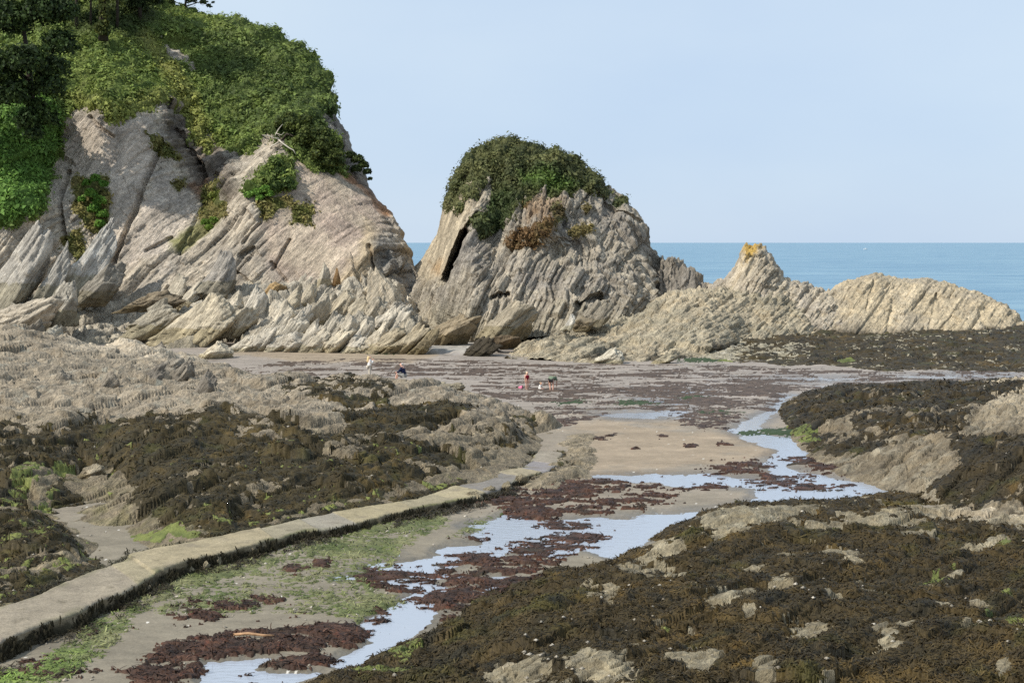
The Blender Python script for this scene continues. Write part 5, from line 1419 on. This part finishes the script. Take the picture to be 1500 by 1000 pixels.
for k, (x, y0, r_, lab) in enumerate(((112, 40, .22, 'slim dark tree just left of the ivy-clad trunk'), (133, 34, .16, 'thinnest dark tree, beside the ivy-clad trunk on its left'), (172, 40, .2, 'slim dark tree just right of the ivy-clad trunk'), (205, 24, .26, 'dark spreading tree at the cliff edge right of the ivy-clad trunk'))):
    bb, _ = at_loft(LA, x, y0 + 8)
    d = bb.y + .3
    cr = [(x - 14, -40, d, 2.4), (x + 14, -34, d, 2.4), (x, -60, d, 3), (x + 4, -14, d, 1.2), (x - 12, -6, d + 1.5, 1.4)] if k < 3 else [(200, 4, d, 1.7), (222, -4, d, 1.6), (188, -10, d, 2), (212, -30, d, 3), (232, 2, d, .9)]
    plant('dark_tree', lab, 'tree', bb, cr, 4200, .38, (34, 46, 28), (60, 76, 40), [[((x, y0 + 14, d), r_), ((x, -10, d), r_ * .8), ((x + 3, -60, d), r_ * .4)]], group='dark trees along the top of the cliff')
b2, _ = at_loft(LA, 272, 16)
d = b2.y
plant('wind_blown_tree', 'sparse tree with sky showing through it on the cliff brow', 'tree', b2, [(262, -8, d, 1.3), (280, 0, d, 1.0), (298, 4, d, .7), (306, 9, d, .45), (290, -18, d, 1.3), (268, -30, d, 1.8), (250, 2, d, .8), (240, -4, d, .6), (312, 4, d, .3)], 2300, .34, (34, 46, 28), (60, 74, 38),
      [[((270, 20, d), .2), ((272, 4, d), .15), ((280, -24, d), .08)], [((271, 10, d), .1), ((290, 4, d), .06), ((308, 7, d), .03)], [((271, 8, d), .09), ((252, 2, d), .05), ((240, -3, d), .03)]])
b3, _ = at_loft(LA, 408, 206)
d = b3.y - 1.0
e = plant('leaning_bush', 'windswept dark bush with a bare white branch, leaning over the smooth slab', 'bush', b3,
          [(412, 180, d + 1, 1.1), (430, 184, d, 1.3), (450, 196, d - .6, 1.4), (470, 212, d - .9, 1.4), (488, 228, d - .8, 1.2), (498, 240, d - .4, .7), (440, 206, d - 1, 1.1), (462, 226, d - 1.2, 1.1), (480, 238, d - 1.2, .9), (424, 172, d + 1.5, 1.0), (448, 178, d + 1, 1.2), (474, 196, d + .6, 1.2), (492, 212, d + .6, .9)],
          9500, .32, (56, 70, 36), (92, 104, 50), [[((406, 214, d + .6), .16), ((420, 196, d + .3), .13), ((450, 206, d), .09), ((480, 226, d - .4), .05)]])
tubes('bare_branch', [([px_pt(x, y, dd, b3) for x, y, dd in l], r) for l, r in ((((392, 222, d), (398, 214, d - .4), (409, 209, d - .8), (408, 203, d - 1), (401, 202, d - 1.1), (394, 199, d - 1.2), (384, 198, d - 1.3)), (.10, .10, .10, .09, .06, .05, .03)),
                                                                   (((407, 204, d - .9), (414, 210, d - 1.3), (424, 217, d - 1.6), (430, 220, d - 1.8), (433, 226, d - 1.9)), (.09, .08, .07, .05, .03)),
                                                                   (((402, 202, d - 1.1), (404, 196, d - 1), (409, 188, d - .9), (414, 182, d - .8)), (.05, .05, .04, .025)), (((404, 195, d - 1), (412, 198, d - 1.2), (416, 194, d - 1.2)), (.04, .03, .02)))], M_dead, e)
b4, _ = at_loft(LA, 400, 284)
d = b4.y - .6
plant('dark_bush', 'dark green bush clinging to the slab below the leaning bush', 'bush', b4, [(408, 240, d + 2.4, .9), (412, 254, d + 1.6, 1.0), (402, 262, d + 1.2, 1.0), (420, 268, d + .8, 1.0), (404, 274, d + .5, 1.0), (428, 274, d + .4, .6), (392, 268, d + .8, .6)], 4200, .30, (44, 62, 32), (76, 98, 44), [[((402, 288, d + .6), .1), ((408, 262, d + 1.6), .06)]], 'bushes growing on the bare cliff')
b4, _ = at_loft(LA, 375, 292)
d = b4.y - .4
plant('bright_bush', 'small bright green bush beside the dark bush on the slab', 'bush', b4, [(364, 286, d, .6), (376, 282, d + .2, .7), (388, 278, d + .3, .7), (396, 284, d, .5), (380, 290, d - .1, .5)], 2000, .28, (76, 116, 46), (112, 146, 62), [[((378, 294, d + .5), .07), ((382, 282, d + .4), .04)]], 'bushes growing on the bare cliff')
b4, _ = at_loft(LA, 520, 250)
d = b4.y
plant('edge_bush', 'dark bush hanging off the seaward edge of the cliff against the sky', 'bush', b4, [(514, 228, d, .8), (524, 234, d, .9), (532, 242, d, .85), (538, 252, d, .65), (542, 262, d, .35), (522, 248, d - .4, .8)], 2800, .28, (44, 58, 34), (74, 88, 46), [[((512, 256, d), .1), ((526, 240, d), .05)]], 'bushes growing on the bare cliff')
b4, _ = at_loft(LA, 142, 330)
d = b4.y - .5
plant('bright_bush', 'bright green bush trailing down the left side of the bare cliff face', 'bush', b4, [(126, 268, d + 1.6, .6), (140, 262, d + 1.7, .7), (152, 270, d + 1.2, .6), (134, 284, d + 1.0, .8), (146, 294, d + .8, .85), (138, 306, d + .5, .8), (150, 314, d + .4, .75), (146, 328, d + .2, .7), (154, 338, d, .5), (120, 292, d + 1, .5)], 5200, .30, (70, 110, 42), (112, 146, 60),
      [[((146, 344, d + .5), .08), ((142, 300, d + 1.0), .05)]], 'bushes growing on the bare cliff')
for k, (x, y, r_, lab, ca, cb) in enumerate(((318, 286, .7, 'low yellow-green bush in the rusty gully of the cliff', (96, 112, 48), (126, 134, 66)), (306, 326, .7, 'bright green tuft-like bush at the foot of the rusty gully', (84, 116, 46), (116, 138, 62)), (480, 165, .9, 'dark bush at the very brow of the cliff beside grey bedded rock', (46, 60, 34), (74, 88, 46)))):
    b4, _ = at_loft(LA, x, y + 10); d = b4.y - .3
    plant('small_bush', lab, 'bush', b4, [(x - 6, y, d, r_ * .8), (x + 6, y - 3, d, r_ * .8), (x, y + 7, d - .2, r_ * .8)], 1500, .28, ca, cb, [[((x, y + 14, d + .4), .06), ((x, y, d + .2), .03)]], 'bushes growing on the bare cliff')

# =================================================================== PEOPLE AND SMALL THINGS


def skin_mesh(name, joints, edges_, radii, mat, parent, levels=2):
    """one continuous surface grown round a skeleton"""
    names = list(joints)
    me = bpy.data.meshes.new(name + '_skeleton')
    me.from_pydata([tuple(joints[k]) for k in names], [(names.index(a), names.index(b_)) for a, b_ in edges_], [])
    ob = bpy.data.objects.new(name + '_skeleton', me); C.objects.link(ob)
    md = ob.modifiers.new('skin', 'SKIN'); md.use_smooth_shade = True
    for k, v in enumerate(me.skin_vertices[0].data):
        r = radii[names[k]]
        v.radius = r if isinstance(r, tuple) else (r, r); v.use_root = (k == 0)
    sb_ = ob.modifiers.new('sub', 'SUBSURF'); sb_.levels = levels; sb_.render_levels = levels
    dg = bpy.context.evaluated_depsgraph_get(); dg.update()
    m2 = bpy.data.meshes.new_from_object(ob.evaluated_get(dg)); m2.name = name
    bpy.data.objects.remove(ob); bpy.data.meshes.remove(me)
    m2.materials.clear(); m2.materials.append(mat)
    o = bpy.data.objects.new(name, m2); C.objects.link(o); o.parent = parent
    return o


def person(label, loc, yaw, J, k, skin, clothes, hair, group=None):
    """J: joint positions for an adult of 1.7 m facing +X; k scales; clothes: list of (name, joints, widen, material)"""
    e = empty('person', loc, label, 'person', group); e.rotation_euler = (0, 0, yaw)
    J = {a: np.array(b_, float) * k for a, b_ in J.items()}
    R_ = dict(pelvis=(.15, .12), waist=(.14, .105), chest=(.165, .115), neck=.055, jaw=(.07, .08), head=(.088, .098), crown=(.06, .065), nose=.018)
    E = [('pelvis', 'waist'), ('waist', 'chest'), ('chest', 'neck'), ('neck', 'jaw'), ('jaw', 'head'), ('head', 'crown')]
    fwd = (J['jaw'] - J['neck']); fw = np.array([1.0, 0, 0])
    J['nose'] = J['head'] + (J['jaw'] - J['head']) * .35 + fw * .115 * k
    E.append(('head', 'nose'))
    for s in ('l', 'r'):
        R_.update({s + '_sh': .062, s + '_el': .045, s + '_wr': .030, s + '_hand': (.038, .022), s + '_hip': .095, s + '_kn': .062, s + '_an': .040, s + '_heel': .04, s + '_toe': (.04, .025)})
        E += [('chest', s + '_sh'), (s + '_sh', s + '_el'), (s + '_el', s + '_wr'), (s + '_wr', s + '_hand'), ('pelvis', s + '_hip'), (s + '_hip', s + '_kn'), (s + '_kn', s + '_an'), (s + '_an', s + '_toe')]
        w_, h_ = J[s + '_wr'], J[s + '_hand']
        a = h_ - w_; a = a / (np.linalg.norm(a) + 1e-9); side = np.cross(a, [0.2, .1, .9]); side /= np.linalg.norm(side) + 1e-9
        for q, (off, ln2) in enumerate(((-.030, .065), (-.010, .08), (.010, .085), (.030, .07), (.05, .05))):
            n1_, n2_ = '%s_f%da' % (s, q), '%s_f%db' % (s, q)
            root = h_ + (side * off + a * (.03 if q < 4 else -.01)) * k
            tip_dir = a + (side * .7 if q == 4 else 0 * side) - np.array([0, 0, .25])
            J[n1_] = root + tip_dir * ln2 * .5 * k; J[n2_] = root + (tip_dir + np.array([0, 0, -.25])) * ln2 * k
            R_[n1_] = .009; R_[n2_] = .007
            E += [(s + '_hand', n1_), (n1_, n2_)]
    R_ = {a: (tuple(np.array(b_) * k) if isinstance(b_, tuple) else b_ * k) for a, b_ in R_.items()}
    J2 = {a: J[a] for a in R_ if a in J}
    used = {x for ed in E for x in ed}
    J2 = {a: b_ for a, b_ in J2.items() if a in used}
    skin_mesh('body', J2, E, R_, skin, e)
    for nm, js, wd, mat in clothes:
        ed = [(a, b_) for a, b_ in E if a in js and b_ in js]
        jj = {a: J[a] for a in js}
        rr = {a: (tuple(np.array(R_[a]) * wd + .012 * k) if isinstance(R_[a], tuple) else R_[a] * wd + .012 * k) for a in js}
        skin_mesh(nm, jj, ed, rr, mat, e)
    if hair is not None:
        mat, pts, rad = hair
        jj = {'h%d' % i: np.array(p_, float) * k for i, p_ in enumerate(pts)}
        skin_mesh('hair', jj, [('h%d' % i, 'h%d' % (i + 1)) for i in range(len(pts) - 1)], {'h%d' % i: r * k for i, r in enumerate(rad)}, mat, e)
    return e


SKIN = flat_mat('skin', lin(226, 176, 152), .6, var=.06)
def cloth(n, r, g, b): return flat_mat(n, lin(r, g, b), .9, .1, var=.12)


STAND = dict(pelvis=(0, 0, .92), waist=(0.01, 0, 1.06), chest=(.0, 0, 1.30), neck=(0, 0, 1.44), jaw=(.03, 0, 1.52), head=(.02, 0, 1.60), crown=(.0, 0, 1.665),
             l_sh=(0, .18, 1.38), l_el=(-.02, .22, 1.10), l_wr=(.04, .23, .86), l_hand=(.06, .23, .78), r_sh=(0, -.18, 1.38), r_el=(-.02, -.22, 1.10), r_wr=(.04, -.23, .86), r_hand=(.06, -.23, .78),
             l_hip=(0, .09, .88), l_kn=(.02, .10, .49), l_an=(-.01, .10, .08), l_toe=(.15, .12, .03), r_hip=(0, -.09, .88), r_kn=(.02, -.10, .49), r_an=(-.01, -.10, .08), r_toe=(.15, -.12, .03))


def pose(**kw):
    d = dict(STAND); d.update(kw); return d


TOP_ = ['chest', 'waist', 'pelvis', 'l_sh', 'r_sh', 'neck', 'l_el', 'r_el']
# woman in white behind the rocks, holding a phone up before her face
g0 = ground_point(541, 555)
white = cloth('white_cotton', 236, 232, 224)
person('woman with long blonde hair in a white top standing behind the rocks', g0, math.radians(20),
       pose(l_el=(.16, .22, 1.16), l_wr=(.26, .10, 1.36), l_hand=(.27, .07, 1.43), r_el=(.14, -.22, 1.16), r_wr=(.26, -.08, 1.36), r_hand=(.27, -.05, 1.43)), 1.0, SKIN,
       [('white_top', ['chest', 'waist', 'pelvis', 'l_sh', 'r_sh', 'l_el', 'r_el', 'l_wr', 'r_wr'], 1.35, white), ('trousers', ['pelvis', 'l_hip', 'r_hip', 'l_kn', 'r_kn', 'l_an', 'r_an'], 1.15, cloth('pale_linen', 196, 186, 170))],
       (cloth('blonde_hair', 226, 200, 150), [(-.01, 0, 1.66), (-.05, 0, 1.60), (-.09, 0, 1.48), (-.12, 0, 1.32), (-.13, 0, 1.2)], [.10, .115, .10, .10, .05]))
# camera phone she holds
ph = bpy.data.meshes.new('phone')
import bmesh
bm = bmesh.new(); bmesh.ops.create_cube(bm, size=1.0); bmesh.ops.scale(bm, vec=(.012, .16, .09), verts=bm.verts); bmesh.ops.bevel(bm, geom=bm.edges[:], offset=.004, segments=2, affect='EDGES'); bm.to_mesh(ph); bm.free()
ph.materials.append(flat_mat('black_glass', lin(30, 30, 32), .3, .5))
po = bpy.data.objects.new('phone', ph); C.objects.link(po); a_ = math.radians(20)
po.location = g0 + Vector((.33 * math.cos(a_), .33 * math.sin(a_), 1.50)); po.rotation_euler = (0, 0, a_)
tag(po, 'small black phone held up in front of the blonde woman', 'phone')
# person in navy sitting on the far edge of the reef, back to the viewer, knees to the left
g1 = ground_point(592, 566) + Vector((0, 0, .38))
person('grey-haired person in a navy jacket sitting low on the rocks', g1, math.radians(165),
       pose(pelvis=(0, 0, .42), waist=(.04, 0, .56), chest=(.10, 0, .80), neck=(.15, 0, .95), jaw=(.21, 0, 1.03), head=(.20, 0, 1.11), crown=(.18, 0, 1.175), l_sh=(.10, .19, .88), r_sh=(.10, -.19, .88), l_el=(.26, .25, .66), r_el=(.26, -.25, .66),
            l_wr=(.46, .16, .58), r_wr=(.46, -.16, .58), l_hand=(.53, .13, .58), r_hand=(.53, -.13, .58), l_hip=(.06, .10, .40), r_hip=(.06, -.10, .40), l_kn=(.46, .14, .50), r_kn=(.46, -.14, .50), l_an=(.56, .13, .08), r_an=(.58, -.13, .08), l_toe=(.72, .14, .03), r_toe=(.74, -.14, .03)), 1.05, SKIN,
       [('jacket', ['chest', 'waist', 'pelvis', 'l_sh', 'r_sh', 'l_el', 'r_el', 'l_wr', 'r_wr'], 1.35, cloth('navy_cloth', 34, 40, 66)), ('shorts', ['pelvis', 'l_hip', 'r_hip', 'l_kn', 'r_kn'], 1.3, cloth('grey_cloth', 150, 148, 142))],
       (cloth('grey_hair', 190, 186, 182), [(.16, 0, 1.17), (.13, 0, 1.12), (.13, 0, 1.04)], [.085, .10, .07]))
# child standing in maroon
g2 = ground_point(772, 571)
mar = cloth('maroon_cloth', 128, 26, 42)
person('fair-haired child in a maroon swimsuit standing on the wet sand', g2, math.radians(-60), pose(l_el=(.02, .24, 1.12), r_el=(.02, -.24, 1.12), l_an=(-.08, .09, .08), l_toe=(.07, .11, .03), crown=(0, 0, 1.70), head=(.03, 0, 1.60)), .73, SKIN,
       [('swimsuit', ['chest', 'waist', 'pelvis', 'l_sh', 'r_sh', 'l_hip', 'r_hip'], 1.12, mar)], (cloth('fair_hair', 236, 214, 176), [(.0, 0, 1.69), (-.04, 0, 1.62), (-.05, 0, 1.52), (-.06, 0, 1.44)], [.10, .11, .09, .05]))
# toddler squatting in white
g3 = ground_point(790, 571.5)
person('toddler in white sitting on the wet sand beside the child in maroon', g3, math.radians(-20),
       pose(pelvis=(0, 0, .12), waist=(.03, 0, .26), chest=(.10, 0, .48), neck=(.16, 0, .62), jaw=(.22, 0, .70), head=(.21, 0, .80), crown=(.19, 0, .88), l_sh=(.10, .17, .56), r_sh=(.10, -.17, .56), l_el=(.24, .22, .34), r_el=(.24, -.22, .34), l_wr=(.40, .16, .20), r_wr=(.40, -.16, .20),
            l_hand=(.46, .14, .15), r_hand=(.46, -.14, .15), l_hip=(.04, .10, .11), r_hip=(.04, -.10, .11), l_kn=(.36, .22, .22), r_kn=(.36, -.22, .22), l_an=(.60, .20, .06), r_an=(.60, -.20, .06), l_toe=(.66, .22, .12), r_toe=(.66, -.22, .12)), .62, SKIN,
       [('white_dress', ['chest', 'waist', 'pelvis', 'l_sh', 'r_sh', 'l_el', 'r_el', 'l_hip', 'r_hip', 'l_kn', 'r_kn'], 1.4, white)], (cloth('sandy_hair', 204, 172, 130), [(.17, 0, .88), (.13, 0, .82), (.13, 0, .73)], [.10, .11, .08]))
# adult in green bending forward
g4 = ground_point(808, 573.5)
person('person in a grey-green shirt and dark shorts bending down on the sand', g4, math.radians(75),
       pose(pelvis=(-.06, 0, .84), waist=(.06, 0, .95), chest=(.30, 0, 1.02), neck=(.44, 0, 1.00), jaw=(.52, 0, .92), head=(.57, 0, .95), crown=(.62, 0, .95), l_sh=(.34, .20, .98), r_sh=(.34, -.20, .98), l_el=(.38, .30, .74), r_el=(.38, -.30, .74), l_wr=(.46, .30, .52), r_wr=(.46, -.26, .52),
            l_hand=(.48, .30, .45), r_hand=(.48, -.25, .45), l_hip=(-.05, .10, .82), r_hip=(-.05, -.10, .82), l_kn=(.02, .11, .46), r_kn=(.02, -.11, .46)), .95, SKIN,
       [('shirt', ['chest', 'waist', 'pelvis', 'l_sh', 'r_sh', 'l_el', 'r_el', 'l_hip', 'r_hip'], 1.5, cloth('sage_cloth', 118, 130, 108)), ('shorts', ['pelvis', 'l_hip', 'r_hip'], 1.1, cloth('dark_cloth', 52, 50, 50))],
       (cloth('brown_hair', 96, 78, 60), [(.56, 0, 1.02), (.62, 0, .99)], [.09, .08]))


def lathe(prof, n=20):
    th = np.linspace(0, 2 * math.pi, n, endpoint=False)
    V = np.array([[r * math.cos(t), r * math.sin(t), z] for r, z in prof for t in th])
    i = np.arange(len(prof) * n).reshape(len(prof), n); j = np.roll(i, -1, 1)
    return V, np.stack([i[:-1], j[:-1], j[1:], i[1:]], -1).reshape(-1, 4)


be = empty('bucket', ground_point(760, 570) + Vector((0, 0, .10)), 'small pink beach bucket lying on the wet sand', 'bucket'); be.rotation_euler = (math.radians(80), 0, math.radians(70))
pink = flat_mat('pink_plastic', lin(232, 132, 164), .4, .5, var=.04)
V, f = lathe([(.001, 0), (.09, 0), (.13, .24), (.145, .25), (.145, .26), (.125, .26), (.085, .012), (.001, .012)])
make_mesh('bucket_body', V, [f], pink, smooth=False, parent=be)
th = np.linspace(0, math.pi, 12)
tubes('handle', [(np.stack([.14 * np.cos(th), .12 * np.sin(th), .25 + .04 * np.sin(th)], -1), [.008] * 12)], pink, be)

# driftwood
gd = ground_point(342, 929, .14); gd2 = ground_point(402, 930, .14)
V, f, cp = tube([Vector((0, 0, 0)), (gd2 - gd) * .35 + Vector((0, .05, .02)), (gd2 - gd) * .7, gd2 - gd], [.035, .04, .032, .015])
o = make_mesh('driftwood', V, [f, cp], flat_mat('driftwood', lin(176, 140, 106), .9, .1, .25, 9), smooth=True); o.location = gd
tag(o, 'thin pale stick of driftwood on the red weed beside the stream', 'driftwood')
# a small white boat far out
d_ = F * 11.4 / (365.5 - HY); bx = empty('motorboat', ((1268 - CX) / F * d_, d_, -1.4), 'tiny white motorboat far out on the sea, under the horizon', 'boat'); bx.rotation_euler = (0, 0, math.radians(25))
bm = bmesh.new(); secs = [(-3.4, 1.1, 1.0), (-1, 1.25, 1.05), (1.2, 1.0, 1.15), (2.8, .5, 1.3), (3.6, .05, 1.4)]
rings = [[bm.verts.new((x, s * w_ * k2, z)) for s, k2, z in ((-1, 1, h), (-1, .8, .1), (0, .2, -.35), (1, .8, .1), (1, 1, h))] for x, w_, h in secs]
for a, b_ in zip(rings, rings[1:]):
    for q in range(5): bm.faces.new((a[q], b_[q], b_[(q + 1) % 5], a[(q + 1) % 5]))
bm.faces.new(rings[0][::-1])
me = bpy.data.meshes.new('hull'); bm.to_mesh(me); bm.free(); wh = flat_mat('white_gelcoat', lin(235, 235, 232), .4, .5, .03); me.materials.append(wh)
o = bpy.data.objects.new('hull', me); C.objects.link(o); o.parent = bx
bm = bmesh.new(); bmesh.ops.create_cube(bm, size=1.0); bmesh.ops.scale(bm, vec=(2.0, 1.5, 1.0), verts=bm.verts)
for v in bm.verts:
    if v.co.z > 0: v.co.x *= .7; v.co.y *= .8
    v.co.z += 1.6
bmesh.ops.bevel(bm, geom=bm.edges[:], offset=.08, segments=2, affect='EDGES'); me = bpy.data.meshes.new('cabin'); bm.to_mesh(me); bm.free(); me.materials.append(wh); o = bpy.data.objects.new('cabin', me); C.objects.link(o); o.parent = bx

# broken shells and pale pebbles strewn over wrack and mud
def strewn(name, pts, size, ca, cb):
    n = len(pts); u = np.array([[1, 0, 0], [-1, 0, 0], [0, 1, 0], [0, -1, 0], [0, 0, .6], [0, 0, -.6]])
    V = (pts[:, None] + u[None] * (size * (.4 + RNG.random((n, 1, 1)))) * (.6 + .8 * RNG.random((n, 6, 1)))).reshape(-1, 3)
    f = (np.arange(n)[:, None, None] * 6 + np.array([[0, 2, 4], [2, 1, 4], [1, 3, 4], [3, 0, 4], [2, 0, 5], [1, 2, 5], [3, 1, 5], [0, 3, 5]])[None]).reshape(-1, 3)
    c = np.repeat(lin(*ca) + (lin(*cb) - lin(*ca)) * RNG.random((n, 1)), 6, 0)
    return tag(make_mesh(name, V, [f], M_stone, c), kind='stuff')


pp = []
for R__, frac in ((R_J, .0011), (R_H, .0006), (R_I, .0011), (R_G, .004)):
    k_ = (R__['z'] > .08) & (RNG.random(R__['z'].shape) < frac * sstep(-.3, .5, fbm(np.stack([R__['X'], R__['Y'], R__['z']], -1), 2.5, 2, 777)) * 1.6)
    pp.append(np.stack([R__['X'], R__['Y'], R__['z'] + .07], -1)[k_])
k_ = (SPY > 730) & (watn < -6) & (RNG.random(SX.shape) < .012 * sstep(-.1, .4, fbm(P2, 2.0, 2, 778)))
pp.append(np.stack([SX, SY, sandz + .01], -1)[k_])
strewn('pebbles', np.concatenate(pp), .055, (206, 196, 178), (150, 138, 118))
